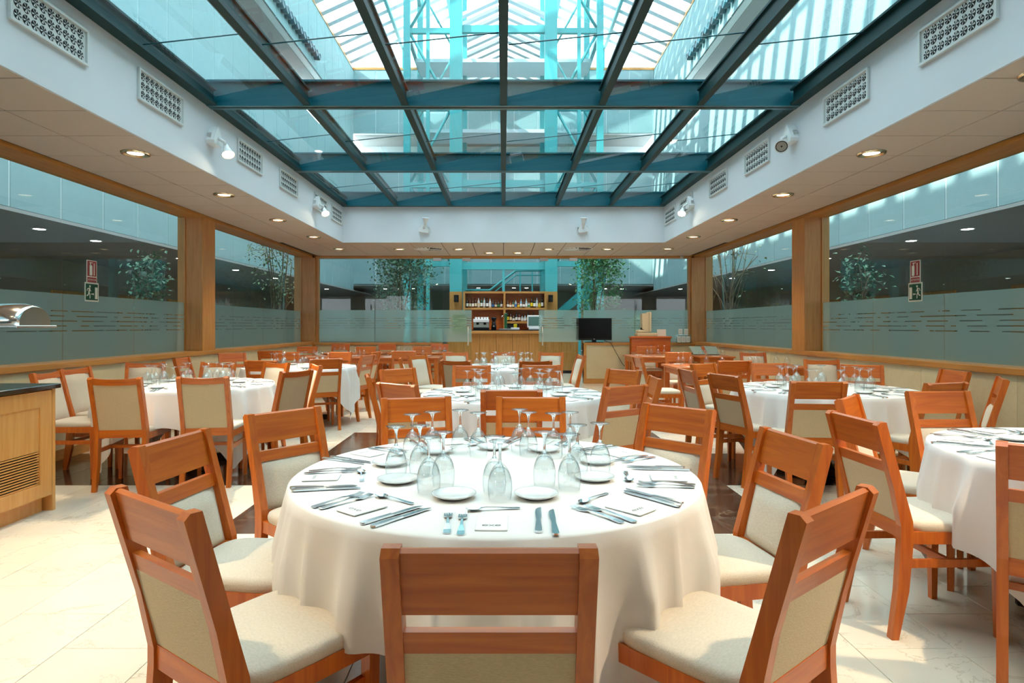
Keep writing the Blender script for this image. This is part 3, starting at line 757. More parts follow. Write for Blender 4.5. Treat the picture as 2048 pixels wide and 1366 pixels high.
chair_px('A', (783,702), (832,702), 'away', WA+' in front of the right one of the far-left square tables', GW, ang=90)
chair_px('A', (515,701.5), (564,701.5), 'away', 'dark '+WA+' in front of the left one of the far-left square tables', GW, ang=90)
chair_px('A', (709,693), (756,693), 'toward', WA+' behind the right one of the far-left square tables, at its left', GW, ang=-90)
chair_px('A', (825,692.5), (864,692.5), 'toward', WA+' behind the right one of the far-left square tables, at its right', GW, ang=-95)
chair_px('A', (590,693), (640,693), 'toward', WA+' behind the left one of the far-left square tables', GW, ang=-90)
for x, w in ((-3.62, 'leftmost'), (-2.58, 'middle'), (-1.42, 'rightmost')): chair('A', (x, 13.8), -90, '%s of three chairs backed against the far half wall at left' % w, GW)
GR = 'chairs round the right table'
chair_px('A', (1415,745.5), (1481,753), 'away', WA+' at the left of the right-hand middle table, seen from behind', GR)
chair_px('A', (1577,761.5), (1700,765), 'away', WA+' at the near side of the right-hand middle table, seen from behind', GR, ang=84)
chair_px('A', (1845,766), (1942,765), 'away', WA+' at the near right of the right-hand middle table', GR, ang=108)
chair('A', (4.08, 5.6), 176, WA+' against the right wall beside the right-hand middle table', GR)
chair('A', (3.85, 4.78), 148, WA+' seen edge-on against the right wall', GR)
chair_px('A', (1681,728.5), (1767,731), 'toward', WA+' behind the right-hand middle table, at its right', GR, ang=-112)
chair_px('A', (1500,726), (1574,727), 'toward', WA+' behind the right-hand middle table, at its middle', GR, ang=-88)
chair_px('A', (1383,728), (1428,727), 'toward', WA+' behind the right-hand middle table, at its left', GR, ang=-55)
chair_px('A', (1363,735), (1380,743), 'away', WA+' seen edge-on left of the right-hand middle table', GR, ang=4)
chair_px('B', (1609,719), (1676,719), 'toward', 'dark '+WB+' in front of the right column', GR, ang=-105)
GQ = 'chairs round the near right table'
chair_px('A', (1669,799), (1717,788), 'toward', WA+' at the far left of the near right table, orange in lamp light', GQ, ang=-42)
chair_px('A', (1665,821), (1755,846), 'away', WA+' at the left of the near right table, seen from behind', GQ, ang=2)
chair('A', (1.86, 2.03), 50, WA+' at the right edge of the picture, seen from behind', GQ)
chair_px('A', (1814,783), (1934,782), 'toward', WA+' behind the near right table, brightly lit, facing the viewer', GQ, ang=-88)
GT = 'chairs at the far-right square tables'
chair_px('A', (1437,721), (1503,722), 'away', 'dark '+WA+' in front of the nearer far-right square tables', GT, ang=92)
chair_px('A', (1267,714), (1281,715), 'away', WA+' in profile at the left end of the nearer far-right square tables', GT, ang=4)
chair_px('A', (1329,704.5), (1382,704.5), 'toward', WA+' behind the nearer far-right square tables, at the left', GT, ang=-90)
chair_px('B', (1480,704), (1531,705), 'toward', WB+' behind the nearer far-right square tables, at the right', GT, ang=-90)
chair_px('A', (1271,692.5), (1315,692.5), 'toward', WA+' behind the farthest right square tables, before the desk', GT, ang=-90)
chair_px('A', (1390,693), (1437,693), 'toward', WA+' behind the farthest right square tables, by the window wall', GT, ang=-90)

# ================================================================== ROUND TABLES
TZ = .75
def cloth_mesh(Rr, S, rot, seed):
    rnd = random.Random(seed); n = 288; mb = MB()
    ph = [rnd.uniform(0, 2*PI) for _ in range(6)]
    def cusp(x): return 1.7*(1-abs(math.sin(x)))**1.6 - .6
    def fold(a): return .50*cusp(7*a+ph[0]+.8*math.sin(2*a+ph[1])) + .34*cusp(12*a+ph[2]+.8*math.sin(3*a+ph[3])) + .15*math.sin(5*a+ph[4])
    rings = []
    top = [0.0, Rr*.5, Rr*.8, Rr*.94, Rr-.008]
    def ring(fn): return [fn(2*PI*i/n) for i in range(n)]
    def ptop(r): return lambda a: (r*math.cos(a), r*math.sin(a), TZ + .003 + .0012*math.sin(3*a+r*9))
    for r in top[1:]: rings.append(ring(ptop(r)))
    rings.append(ring(lambda a: ((Rr+.001)*math.cos(a), (Rr+.001)*math.sin(a), TZ-.002)))
    def drop(a):
        b = a - rot; s = S/2/max(abs(math.cos(b)), abs(math.sin(b))) - Rr
        return min(s, .70)
    for t in (.06, .15, .28, .42, .57, .72, .87, 1.0):
        def fn(a, t=t):
            s = drop(a)*t; f = fold(a); am = min(1, s/.20)
            r = Rr + .006 + .030*am + .066*am*f + .025*max(0, s-.3)
            return (r*math.cos(a), r*math.sin(a), TZ - .012 - s*(1-.02*am))
        rings.append(ring(fn))
    vs = [(0, 0, TZ+.003)] + [p for rg in rings for p in rg]
    fs = [(0, 1+i, 1+(i+1) % n) for i in range(n)]
    for k in range(len(rings)-1):
        for i in range(n): fs.append((1+k*n+i, 1+k*n+(i+1) % n, 1+(k+1)*n+(i+1) % n, 1+(k+1)*n+i))
    mb.add(vs, fs, 0, True); return mb.mesh('tablecloth', M_CLOTH)
M_DKWOOD = plain('dark_table_base', srgb(38, 22, 16), rough=.4)
def round_table(c, Rr, S, rot, seed, which):
    t = thing('round_table', 'round pedestal %s under a white cloth' % which, 'table', (c[0], c[1], 0), 0, 'round tables')
    MB().lathe([(0, .715), (Rr-.02, .715), (Rr-.012, .722), (Rr-.012, TZ-.002), (0, TZ-.002)], 48, smooth=False).build('table_top', M_DKWOOD, t)
    MB().lathe([(0, .06), (.09, .06), (.05, .14), (.045, .6), (.12, .70), (.3, .715), (0, .715)], 20).build('pedestal', M_DKWOOD, t)
    for k in range(4): MB().bevbox((0, -.03, 0), (.40, .03, .07), .01).build('foot', M_DKWOOD, t, rz=k*PI/2+PI/4)
    tag(link('tablecloth', cloth_mesh(Rr, S, rot, seed), None, (c[0], c[1], 0)), 'white cloth draped over the %s' % which, 'tablecloth', 'white tablecloths')
RT = .74
T1, T2, T3, TLf, TLB, TR1, TR2 = (-.03, 2.33), (.075, 5.05), (.01, 8.35), (-2.95, 5.85), (-2.75, 8.38), (2.80, 5.42), (2.68, 2.62)
round_table(T1, RT, 2.10, R(-30), 11, 'nearest table')
round_table(T2, RT, 2.10, R(20), 12, 'second table down the middle')
round_table(T3, RT, 2.10, R(0), 13, 'third table, before the bar')
round_table(TLf, RT, 2.05, R(8), 14, 'left table beyond the sideboard')
round_table(TLB, RT, 2.05, R(30), 15, 'far-left round table')
round_table(TR1, RT, 2.05, R(-12), 16, 'right-hand middle table')
round_table(TR2, RT, 2.10, R(-12), 17, 'near right table cut by the frame')

# ---- square wooden tables
def square_table(x0, x1, y0, y1, label):
    t = thing('square_table', label, 'table', ((x0+x1)/2, (y0+y1)/2, 0), 0, 'bare wooden square tables')
    w, l = (x1-x0)/2, (y1-y0)/2
    MB().bevbox((-w, -l, TZ-.03), (w, l, TZ), .006).build('table_top', M_WOOD, t)
    for (a, b) in (((-w+.05, -l+.04, TZ-.11), (w-.05, -l+.06, TZ-.03)), ((-w+.05, l-.06, TZ-.11), (w-.05, l-.04, TZ-.03)), ((-w+.04, -l+.05, TZ-.11), (-w+.06, l-.05, TZ-.03)), ((w-.06, -l+.05, TZ-.11), (w-.04, l-.05, TZ-.03))):
        MB().box(a, b).build('apron', M_WOOD, t)
    for sx in (-1, 1):
        for sy in (-1, 1): MB().bevbox((sx*(w-.065)-.035, sy*(l-.065)-.035, 0), (sx*(w-.065)+.035, sy*(l-.065)+.035, TZ-.03), .005).build('leg', M_WOODV, t)
SQ = [(-2.36, -1.12, 10.85, 11.65, 'right table of the nearer far-left pair, bare cherry wood'), (-3.70, -2.46, 10.85, 11.65, 'left table of the nearer far-left pair, bare cherry wood'),
      (-2.36, -1.08, 12.55, 13.30, 'right table of the pair along the far half wall, bare cherry wood'), (-3.70, -2.46, 12.55, 13.30, 'left table of the pair along the far half wall, bare cherry wood'),
      (2.30, 3.20, 8.20, 9.05, 'left table of the nearer far-right pair, bare cherry wood'), (3.32, 4.15, 8.20, 9.05, 'right table of the nearer far-right pair, by the window wall'),
      (2.30, 3.42, 11.15, 11.95, 'left table of the farther far-right pair, near the desk'), (3.52, 4.18, 11.15, 11.95, 'right table of the farther far-right pair, by the window wall')]
for a in SQ: square_table(*a)

# ================================================================== TABLEWARE
bowl_prof = [(.0345, 0), (.0372, .018), (.0385, .036), (.0378, .056), (.0345, .074), (.0285, .090), (.020, .103), (.011, .112), (.006, .117)]
bowl_me = MB().lathe(bowl_prof, 32).lathe([(.0365, .060), (.0325, .075), (.0265, .089), (.017, .099), (0, .103)], 32).mesh('bowl', M_CLEAR)
stem_me = MB().lathe([(0, .112), (.007, .113), (.0045, .124), (.004, .15), (.0055, .165), (.010, .176), (.011, .178)], 14).mesh('stem', M_STEM)
foot_me = MB().lathe([(.010, .175), (.022, .1795), (.0355, .1825), (.0365, .1845), (.02, .1855), (0, .186)], 28).mesh('foot', M_CLEAR)
far_glass = MB().lathe(bowl_prof, 16, 0).lathe([(.006, .114), (.0045, .13), (.0045, .16), (.011, .177), (.022, .1795), (.036, .183), (.0365, .1845), (.02, .1855), (0, .186)], 16, 0).mesh('wine_glass', [M_CLEAR])
def strip(mb, pts, th):
    """solid ribbon along y: (y, half width, z)"""
    secs = [[(-w, y, z), (w, y, z), (w, y, z+th), (-w, y, z+th)] for (y, w, z) in pts]
    mb.loft(secs, smooth=False); return mb
def fork_mesh():
    mb = MB()
    strip(mb, [(-.10, .006, .001), (-.094, .0105, .001), (-.07, .0095, .002), (-.03, .0045, .005), (.01, .0032, .007), (.028, .004, .005), (.036, .010, .003), (.046, .0125, .002), (.056, .0125, .002)], .0022)
    for x in (-.0105, -.0035, .0035, .0105):
        vs = [[(x-.0017, y, z), (x+.0017, y, z), (x+.0017, y, z+.0018), (x-.0017, y, z+.0018)] for (y, z) in ((.055, .002), (.075, .0025), (.092, .006))]
        mb.loft(vs, smooth=False)
    return mb.mesh('fork', M_STEEL)
def knife_mesh():
    mb = MB()
    strip(mb, [(-.11, .005, .001), (-.104, .0095, .001), (-.06, .008, .001), (-.012, .006, .001), (0, .0075, .001)], .0055)
    secs = []
    for (y, a, b) in ((0, -.006, .007), (.02, -.0075, .0085), (.06, -.009, .0085), (.09, -.008, .0085), (.105, -.002, .0085), (.112, .005, .008)):
        secs.append([(a, y, .002), (b, y, .002), (b, y, .0042), (a, y, .0042)])
    mb.loft(secs, smooth=False); return mb.mesh('knife', M_STEEL)
def spoon_mesh():
    mb = MB(); strip(mb, [(-.095, .0055, .001), (-.089, .009, .001), (-.06, .0075, .002), (-.02, .0035, .006), (.02, .003, .008), (.036, .004, .006)], .0022)
    n, m = 20, 5; vs = []; c = (0, .062)
    for j in range(m+1):
        for i in range(n):
            a = 2*PI*i/n; r = j/m; vs.append((c[0]+.019*r*math.cos(a), c[1]+.028*r*math.sin(a), .001+.0075*r*r))
    fs = [(j*n+i, j*n+(i+1) % n, (j+1)*n+(i+1) % n, (j+1)*n+i) for j in range(m) for i in range(n)]
    mb.add(vs, fs, 0, True); mb.v = [tuple(c*.88 for c in v) for v in mb.v]; return mb.mesh('spoon', M_STEEL)
FORK, KNIFE, SPOON = fork_mesh(), knife_mesh(), spoon_mesh()
PLATE = MB().lathe([(0, .004), (.042, .004), (.050, .007), (.068, .0145), (.0715, .0155), (.0715, .0135), (.055, .005), (.042, 0), (0, 0)], 36).mesh('side_plate', M_CHINA)
NAPKIN = MB().bevbox((-.044, -.062, 0), (.044, .062, .004), .0015).mesh('napkin_card', M_CARD)
# logo on the card: two wide e's and an x, a fine line of small letters below
def logo_mesh():
    mb = MB(); w = .0009; z = .0002
    def stroke(pts, w=w):
        for i in range(len(pts)-1):
            a, b = Vector(pts[i]), Vector(pts[i+1]); d = (b-a).normalized()*w; n = Vector((-d.y, d.x)); a2, b2 = a-d*.6, b+d*.6
            mb.add([(a2.x+n.x, a2.y+n.y, z), (b2.x+n.x, b2.y+n.y, z), (b2.x-n.x, b2.y-n.y, z), (a2.x-n.x, a2.y-n.y, z)], [(0,1,2,3)])
    for cx in (-.0175, .0175):
        rx, ry = .0072, .0058
        stroke([(cx+rx*math.cos(R(a)), ry*math.sin(R(a))) for a in range(0, 316, 15)]); stroke([(cx-rx, 0), (cx+rx, 0)])
    stroke([(-.0065, .0056), (.0065, -.0056)]); stroke([(-.0065, -.0056), (.0065, .0056)])
    return mb
def text_mesh(txt, size, mat, name, depth=.0):
    cu = bpy.data.curves.new(name, 'FONT'); cu.body = txt; cu.size = size; cu.align_x = 'CENTER'; cu.align_y = 'CENTER'; cu.extrude = depth
    o = bpy.data.objects.new(name, cu); COL.objects.link(o)
    dg = bpy.context.evaluated_depsgraph_get(); me = bpy.data.meshes.new_from_object(o.evaluated_get(dg))
    bpy.data.objects.remove(o); bpy.data.curves.remove(cu); me.name = name; me.materials.clear(); me.materials.append(mat); return me
LOGO = logo_mesh().mesh('logo', M_INK)
HOTELS = text_mesh('H O T E L S', .0042, M_INK, 'small_lettering')
TT = TZ + .0045
def put(name, me, c, ang, lab, cat, grp, u, v, turn=0, z=TT):
    """c table centre, ang seat direction seen from the centre; u to the sitter's right, v from the centre outward"""
    o = Vector((math.cos(R(ang)), math.sin(R(ang)))); r = Vector((-o.y, o.x))   # sitter looks inward, his right is +r
    p = Vector(c) + o*v + r*u
    return tag(link(name, me, None, (p.x, p.y, z), R(ang)+PI/2+R(turn)), lab, cat, grp)
def seat_setting(c, ang, who, grp, near=True, unique=True, jit=None, plate_off=None):
    rn = jit or random.Random(int(ang*13+c[0]*100)); J = lambda s: rn.uniform(-s, s)
    L = lambda t: (t+' at the '+who) if unique else (t+' on the '+who)
    o = put('napkin_card', NAPKIN, c, ang, L('folded white printed card'), 'card', grp+' cards', J(.01), .63+J(.015), J(6))
    if near:
        link('logo', LOGO, o, (0, -.026, .0042)); link('small_lettering', HOTELS, o, (0, -.0365, .0042))
    t = J(4)
    put('fork', FORK, c, ang, L('outer steel fork'), 'fork', grp+' forks', -.122+J(.005), .605+J(.02), 2+t); put('fork', FORK, c, ang, L('inner steel fork'), 'fork', grp+' forks', -.086+J(.004), .605+J(.02), t)
    t = J(4)
    put('knife', KNIFE, c, ang, L('inner steel knife'), 'knife', grp+' knives', .130+J(.005), .60+J(.02), t); put('knife', KNIFE, c, ang, L('outer steel knife'), 'knife', grp+' knives', .166+J(.005), .605+J(.02), t+2)
    put('spoon', SPOON, c, ang, L('dessert spoon laid crosswise'), 'spoon', grp+' spoons', J(.012), .495+J(.008), 94+J(8))
seat_names = {-90: 'seat nearest the viewer', -130: 'near left seat', -170: 'left seat', 150: 'far left seat', 110: 'rear seat left of centre', 70: 'rear seat right of centre', 30: 'far right seat', -10: 'right seat', -50: 'near right seat'}
for a, nme in seat_names.items(): seat_setting(T1, a, nme+' of the nearest table', 'nearest table')
pl = {-155: 'left seat', -110: 'near left seat', -69: 'seat nearest the viewer', -20: 'near right seat', 20: 'right seat', 61: 'far right seat', 92: 'rear seat right of centre', 127: 'rear seat left of centre', 165: 'far left seat'}
for a, nme in pl.items():
    r = .375 if a < 0 else .43
    tag(link('side_plate', PLATE, None, (T1[0]+r*math.cos(R(a)), T1[1]+r*math.sin(R(a)), TT)), 'small white side plate for the %s of the nearest table' % nme, 'plate', 'nearest table plates')
g1 = [((.019,-.38), (0,-.30), 'seat nearest the viewer'), ((-.215,-.30), (-.175,-.215), 'near left seat'), ((-.358,-.09), (-.275,-.07), 'left seat'), ((-.345,.215), (-.27,.285), 'far left seat'),
      ((-.156,.34), (-.075,.26), 'rear seat left of centre'), ((.10,.366), (.135,.276), 'rear seat right of centre'), ((.31,.275), (.245,.245), 'far right seat'), ((.39,-.02), (.30,-.06), 'right seat'), ((.25,-.257), (.17,-.21), 'near right seat')]
def near_glass(p, lab, grp):
    t = thing('wine_glass', lab, 'wine glass', (p[0], p[1], TT), random.uniform(0, 6), grp)
    link('bowl', bowl_me, t); link('stem', stem_me, t); link('foot', foot_me, t)
for (a, b, nme) in g1:
    if math.dist(a, b) < .078:
        d = (Vector(b)-Vector(a)).normalized(); b = tuple(Vector(a)+d*.08)
    near_glass((T1[0]+a[0], T1[1]+a[1]), 'outer upturned wine glass at the %s, nearest table' % nme, 'nearest table glasses')
    near_glass((T1[0]+b[0], T1[1]+b[1]), 'inner upturned wine glass at the %s, nearest table' % nme, 'nearest table glasses')
def lay_table(c, n, a0, who, near=False, only=None):
    rn = random.Random(int(c[0]*50+c[1]*7))
    nine = ['near', 'near right', 'right', 'far right', 'rear right', 'rear left', 'far left', 'left', 'near left']
    words = nine if n == 9 else nine[:4]+['rear']+nine[6:]
    for k in range(n):
        a = a0 + 360*k/n; seat = words[k]+' seat, '+who
        seat_setting(c, a, seat, who, near=near, unique=True, jit=rn)
        pa = a+20+rn.uniform(-4, 4); tag(link('side_plate', PLATE, None, (c[0]+.42*math.cos(R(pa)), c[1]+.42*math.sin(R(pa)), TT)), 'small white side plate at the '+seat, 'plate', who+' plates')
        for q, (rr, da) in enumerate(((.37, rn.uniform(-6, 2)), (.29, rn.uniform(2, 8)))):
            if only and only(k): continue
            p = (c[0]+rr*math.cos(R(a+da)), c[1]+rr*math.sin(R(a+da)))
            tag(link('wine_glass', far_glass, None, (p[0], p[1], TT)), ['outer', 'inner'][q]+' upturned wine glass at the '+seat, 'wine glass', who+' glasses')
lay_table(T2, 9, -90, 'second table down the middle')
lay_table(T3, 9, -90, 'third table before the bar')
lay_table(TLf, 9, -80, 'left table beyond the sideboard')
lay_table(TLB, 8, -80, 'far-left round table')
lay_table(TR1, 9, -95, 'right-hand middle table')
lay_table(TR2, 9, -95, 'near right table cut by the frame', only=lambda k: k in (0, 6, 7, 8))
def lay_square(i, who, glasses):
    x0, x1, y0, y1, _ = SQ[i]; rn = random.Random(i+40); n = max(1, round((x1-x0)/.6))
    for k in range(n):
        x = x0+(x1-x0)*(k+.5)/n
        for (y, rot) in ((y0+.10, 0), (y1-.10, PI)):
            s = 1 if rot == 0 else -1; pw = ('near ' if rot == 0 else 'far ') + (['left', 'right'][k] if n == 2 else 'side') + ' place, '
            tag(link('napkin_card', NAPKIN, None, (x, y, TZ+.001), rot+PI/2), 'folded white card at the '+pw+who, 'card', who+' cards')
            tag(link('fork', FORK, None, (x-.13*s, y+.01*s, TZ+.001), rot), 'steel fork at the '+pw+who, 'fork', who+' forks'); tag(link('knife', KNIFE, None, (x+.13*s, y+.01*s, TZ+.001), rot), 'steel knife at the '+pw+who, 'knife', who+' knives')
    for gi, (u, v) in enumerate(sorted(glasses)): tag(link('wine_glass', far_glass, None, (x0+(x1-x0)*u, y0+(y1-y0)*v, TZ+.001)), ORD[gi]+' upturned wine glass from the left on the '+who, 'wine glass', who+' glasses')
trio = [(.14,.55), (.22,.62), (.30,.52), (.72,.55), (.80,.64), (.88,.5)]
lay_square(0, 'right table of the nearer far-left pair', [(.36,.5), (.46,.62), (.58,.45), (.72,.55)])
lay_square(1, 'left table of the nearer far-left pair', [(.20,.55), (.28,.6), (.74,.5), (.81,.58), (.88,.48), (.93,.6)])
lay_square(2, 'right table along the far half wall', trio)
lay_square(3, 'left table along the far half wall', trio)
lay_square(4, 'left table of the nearer far-right pair', [(.18,.6), (.28,.72), (.40,.7), (.62,.62), (.86,.6)])
lay_square(5, 'right table of the nearer far-right pair', [(.18,.6), (.32,.7), (.62,.6), (.85,.7)])
lay_square(6, 'left table of the farther far-right pair', [(.34,.5), (.42,.6), (.54,.62), (.62,.5), (.75,.55)])
lay_square(7, 'right table of the farther far-right pair', [(.2,.4), (.36,.5), (.75,.5), (.9,.6)])
for k, (dx, dy, rz) in enumerate(((.15, .62, .05), (.43, .60, -.08))):
    o = tag(MB().bevbox((-.11, -.15, 0), (.11, .15, .018), .003).build('menu_folder', plain('menu_cover_%d' % k, srgb(120, 132, 124), rough=.5), None, (SQ[7][0]+dx, SQ[7][2]+dy, TZ+.075), rz), ['grey menu folder on the far-right corner table, left of two', 'grey menu folder on the far-right corner table, right of two'][k], 'menu', 'menu folders')
    o.rotation_euler = (R(28), 0, rz)

# ================================================================== LAMPS AND VENTS
dl_rim = MB().lathe([(.070, -.002), (.098, -.004), (.104, -.014), (.118, -.012), (.124, .0)], 28).mesh('reflector', plain('gilded_reflector', (.95, .80, .55, 1), rough=.18, metal=1))
dl_bulb = MB().lathe([(0, -.0035), (.071, -.0035), (.071, -.001)], 20).mesh('bulb', M_WARM)
SPOT_E = 60
def downlight(x, y, lab, grp, e=SPOT_E):
    t = thing('ceiling_downlight', lab, 'downlight', (x, y, ZC-.001), 0, grp)
    link('reflector', dl_rim, t, (0, 0, -.002)); link('bulb', dl_bulb, t)
    ld = bpy.data.lights.new('downlight_lamp', 'SPOT'); ld.energy = e; ld.color = (1.0, .75, .47); ld.spot_size = R(105); ld.spot_blend = .7; ld.shadow_soft_size = .06
    link('lamp', ld, t, (0, 0, -.03))
for s, side in ((-1, 'left'), (1, 'right')):
    for i, y in enumerate((2.08, 3.88, 5.68, 7.48, 9.26, 11.0, 12.72)):
        downlight(s*3.37, y, 'gilded round downlight, %s from the viewer along the %s soffit' % (ORD[i], side), 'downlights along the %s soffit' % side)
for i, x in enumerate((-2.14, -.92, .92, 2.14)): downlight(x, 12.76, 'gilded round downlight, %s from the left in the far soffit row' % ORD[i], 'downlights of the far soffit', 30)
for i, x in enumerate((-.31, .31)): downlight(x, 13.4, 'gilded round downlight over the doorway, %s of two' % ['left', 'right'][i], 'downlights over the doorway', 30)
for i, x in enumerate((-2.1, 2.1)): downlight(x, .1, 'added unseen gilded downlight above the viewer, %s of two' % ['left', 'right'][i], 'added unseen downlights above the viewer', 65)  # extra lamps added out of view to warm the foreground
# round swirl diffusers
for s in (-1, 1):
    t = thing('ceiling_diffuser', 'large round air diffuser in the far soffit, %s of two' % ('left' if s < 0 else 'right'), 'air diffuser', (s*1.54, 12.76, ZC), 0, 'round ceiling diffusers')
    MB().lathe([(.27, 0), (.29, -.008), (.295, 0)], 36).lathe([(0, -.004), (.05, -.006), (.05, 0)], 24).build('rim', M_PLASTIC, t)
    MB().lathe([(0, -.001), (.27, -.001), (.27, .0)], 36).build('plate', M_DARK, t)
    for k in range(18):
        a = 2*PI*k/18; MB().cbox((.16, 0, -.006), (.21, .030, .003), M=Matrix.Rotation(a, 4, 'Z') @ Matrix.Rotation(R(25), 4, 'X')).build('vane', M_PLASTIC, t)
    tag(MB().lathe([(0, -.006), (.12, -.006), (.135, 0)], 30).build('ceiling_speaker', M_CEIL, None, (s*3.4, 13.35, ZC)), 'flat round ceiling speaker in the far %s corner' % ('left' if s < 0 else 'right'), 'speaker', 'ceiling speakers')
# swirl vents on the bulkhead
nz = MB().lathe([(0, .001), (.031, .001), (.033, 0)], 18, 0)
for k in range(6):
    a0 = 2*PI*k/6; nz.add([(.004*math.cos(a0), .004*math.sin(a0), .002), (.031*math.cos(a0), .031*math.sin(a0), .0025), (.031*math.cos(a0+.42), .031*math.sin(a0+.42), .006), (.006*math.cos(a0+.42), .006*math.sin(a0+.42), .003)], [(0,1,2,3)], 1)
M_VENT = plain('vent_paint', srgb(208, 214, 214), rough=.5)
NZ = nz.mesh('swirl_nozzle', [M_DARK, M_VENT])
VW, VH = .72, .265
v_plate = MB().box((-VW/2+.012, -VH/2+.012, 0), (VW/2-.012, VH/2-.012, .006)).mesh('vent_plate', M_VENT)
v_frame = MB()
for (a, b) in (((-VW/2, -VH/2, 0), (VW/2, -VH/2+.018, .022)), ((-VW/2, VH/2-.018, 0), (VW/2, VH/2, .022)), ((-VW/2, -VH/2+.018, 0), (-VW/2+.018, VH/2-.018, .022)), ((VW/2-.018, -VH/2+.018, 0), (VW/2, VH/2-.018, .022))): v_frame.box(a, b)
v_frame = v_frame.mesh('vent_frame', M_VENT)
for s, side in ((-1, 'left'), (1, 'right')):
    for i, y in enumerate((4.17, 5.52, 7.45, 8.79, 10.33, 11.32)):
        o = thing('air_vent', 'white vent of small swirl nozzles, %s from the viewer on the %s bulkhead' % (ORD[i], side), 'air vent', (s*(XB-.001), y, 3.325), 0, 'vents on the %s bulkhead' % side)
        # local x runs along the wall, local z points into the room
        o.rotation_euler = Matrix(((0, 0, -s), (-s, 0, 0), (0, 1, 0))).to_euler()
        link('vent_plate', v_plate, o); link('vent_frame', v_frame, o)
        for r in range(3):
            for c in range(9): link('swirl_nozzle', NZ, o, (-.288+c*.072, -.075+r*.075, .0065))
# wall spotlights
def teardrop(w, h, t):
    pts = [(0, h*.62), (w*.22, h*.36), (w*.42, h*.02), (w*.5, -h*.2), (w*.42, -h*.36), (-w*.42, -h*.36), (-w*.5, -h*.2), (-w*.42, h*.02), (-w*.22, h*.36)]
    return pts
M_LENSOFF = plain('unlit_lens', srgb(150, 146, 138), rough=.3)
def spotlight(loc, wall_n, head, aimd, lit, lab, e=0, roll=0):
    """wall_n: unit vector out of the wall; head: offset of the lamp head; aimd: where it points"""
    t = thing('wall_spotlight', lab, 'spotlight', loc, 0, 'wall spotlights round the skylight well')
    n = Vector(wall_n); x = Vector((0, 0, 1)).cross(n); Mw = Matrix((x, Vector((0, 0, 1)), n)).transposed().to_4x4() @ Matrix.Rotation(roll, 4, 'Z')
    MB().prism(teardrop(.20, .20, 0), 0, .085, axis=2, M=Mw).build('ballast_box', M_PLASTIC, t)
    mb = MB()
    for k in range(9): mb.box((-.093, -.06+k*.012, .01), (.093, -.056+k*.012, .05), M=Mw)
    mb.build('cooling_rib', M_PLASTIC, t)
    hd = Vector(head); d = Vector(aimd).normalized()
    MB().tube([n*.085, n*.10+hd*.25, hd-d*.085], .016, 8).build('arm', M_PLASTIC, t)
    Q = d.to_track_quat('Z', 'Y').to_matrix().to_4x4(); Q.translation = hd
    MB().lathe([(0, -.095), (.022, -.09), (.028, -.05), (.045, 0), (.064, .04), (.068, .045), (.062, .046), (.055, .03)], 24, M=Q).build('lamp_head', M_PLASTIC, t)
    MB().lathe([(0, .036), (.058, .036)], 24, M=Q).build('lens', emit('lit_lens_%d' % len(bpy.data.materials), (1.0, .84, .6, 1), 40) if lit else M_LENSOFF, t)
    if not lit:
        MB().lathe([(0, .037), (.009, .038), (.009, .0365)], 10, M=Q).lathe([(.050, .037), (.058, .038), (.06, .036)], 24, M=Q).build('lens_ring', M_BLACK, t)
    if lit and e:
        ld = bpy.data.lights.new('spot_lamp', 'SPOT'); ld.energy = e; ld.color = (1.0, .80, .54); ld.spot_size = R(75); ld.spot_blend = .6; ld.shadow_soft_size = .05
        o = link('lamp', ld, t, hd + d*.07); o.rotation_euler = d.to_track_quat('-Z', 'Y').to_euler()
SE = 420
spotlight((-XB, 6.45, 3.25), (1, 0, 0), (.17, .02, -.13), (.35, -.35, -.85), True, 'lit white spotlight on the left bulkhead, nearer of two', SE)
spotlight((-XB, 10.0, 3.27), (1, 0, 0), (.17, .0, -.13), (.35, -.5, -.75), True, 'lit white spotlight on the left bulkhead, farther of two', SE*.7)
spotlight((XB, 6.5, 3.29), (-1, 0, 0), (-.17, -.08, -.12), (-.35, -.75, -.5), False, 'unlit white spotlight on the right bulkhead, nearer of two')
spotlight((XB, 10.0, 3.27), (-1, 0, 0), (-.17, .0, -.13), (-.3, -.5, -.75), True, 'lit white spotlight on the right bulkhead, farther of two', SE*.7)
spotlight((-1.50, YBH, 3.14), (0, -1, 0), (.04, -.16, .14), (.1, -.25, .9), False, 'white spotlight turned up on the far bulkhead, left of two', roll=R(-8))
spotlight((1.50, YBH, 3.14), (0, -1, 0), (.0, -.16, .14), (.02, -.25, .9), False, 'white spotlight turned up on the far bulkhead, right of two', roll=R(8))
# the same row goes on above and behind the viewer
spotlight((-XB, 1.45, 3.25), (1, 0, 0), (.17, .02, -.13), (.38, .27, -1), True, 'lit white spotlight on the left bulkhead above the viewer', SE*.6)
spotlight((XB, 1.45, 3.25), (-1, 0, 0), (-.17, .02, -.13), (-.36, .27, -1), True, 'lit white spotlight on the right bulkhead above the viewer', SE*.85)
# small camera on the far head rail
t = thing('security_camera', 'tiny white security camera under the far soffit at right', 'camera', (3.98, 13.85, ZC-.055))
MB().cbox((0, 0, .035), (.05, .05, .03)).build('bracket', M_PLASTIC, t); MB().lathe([(0, -.06), (.028, -.06), (.03, .05), (0, .055)], 14, M=Matrix.Rotation(R(78), 4, 'X')).build('body', M_PLASTIC, t)

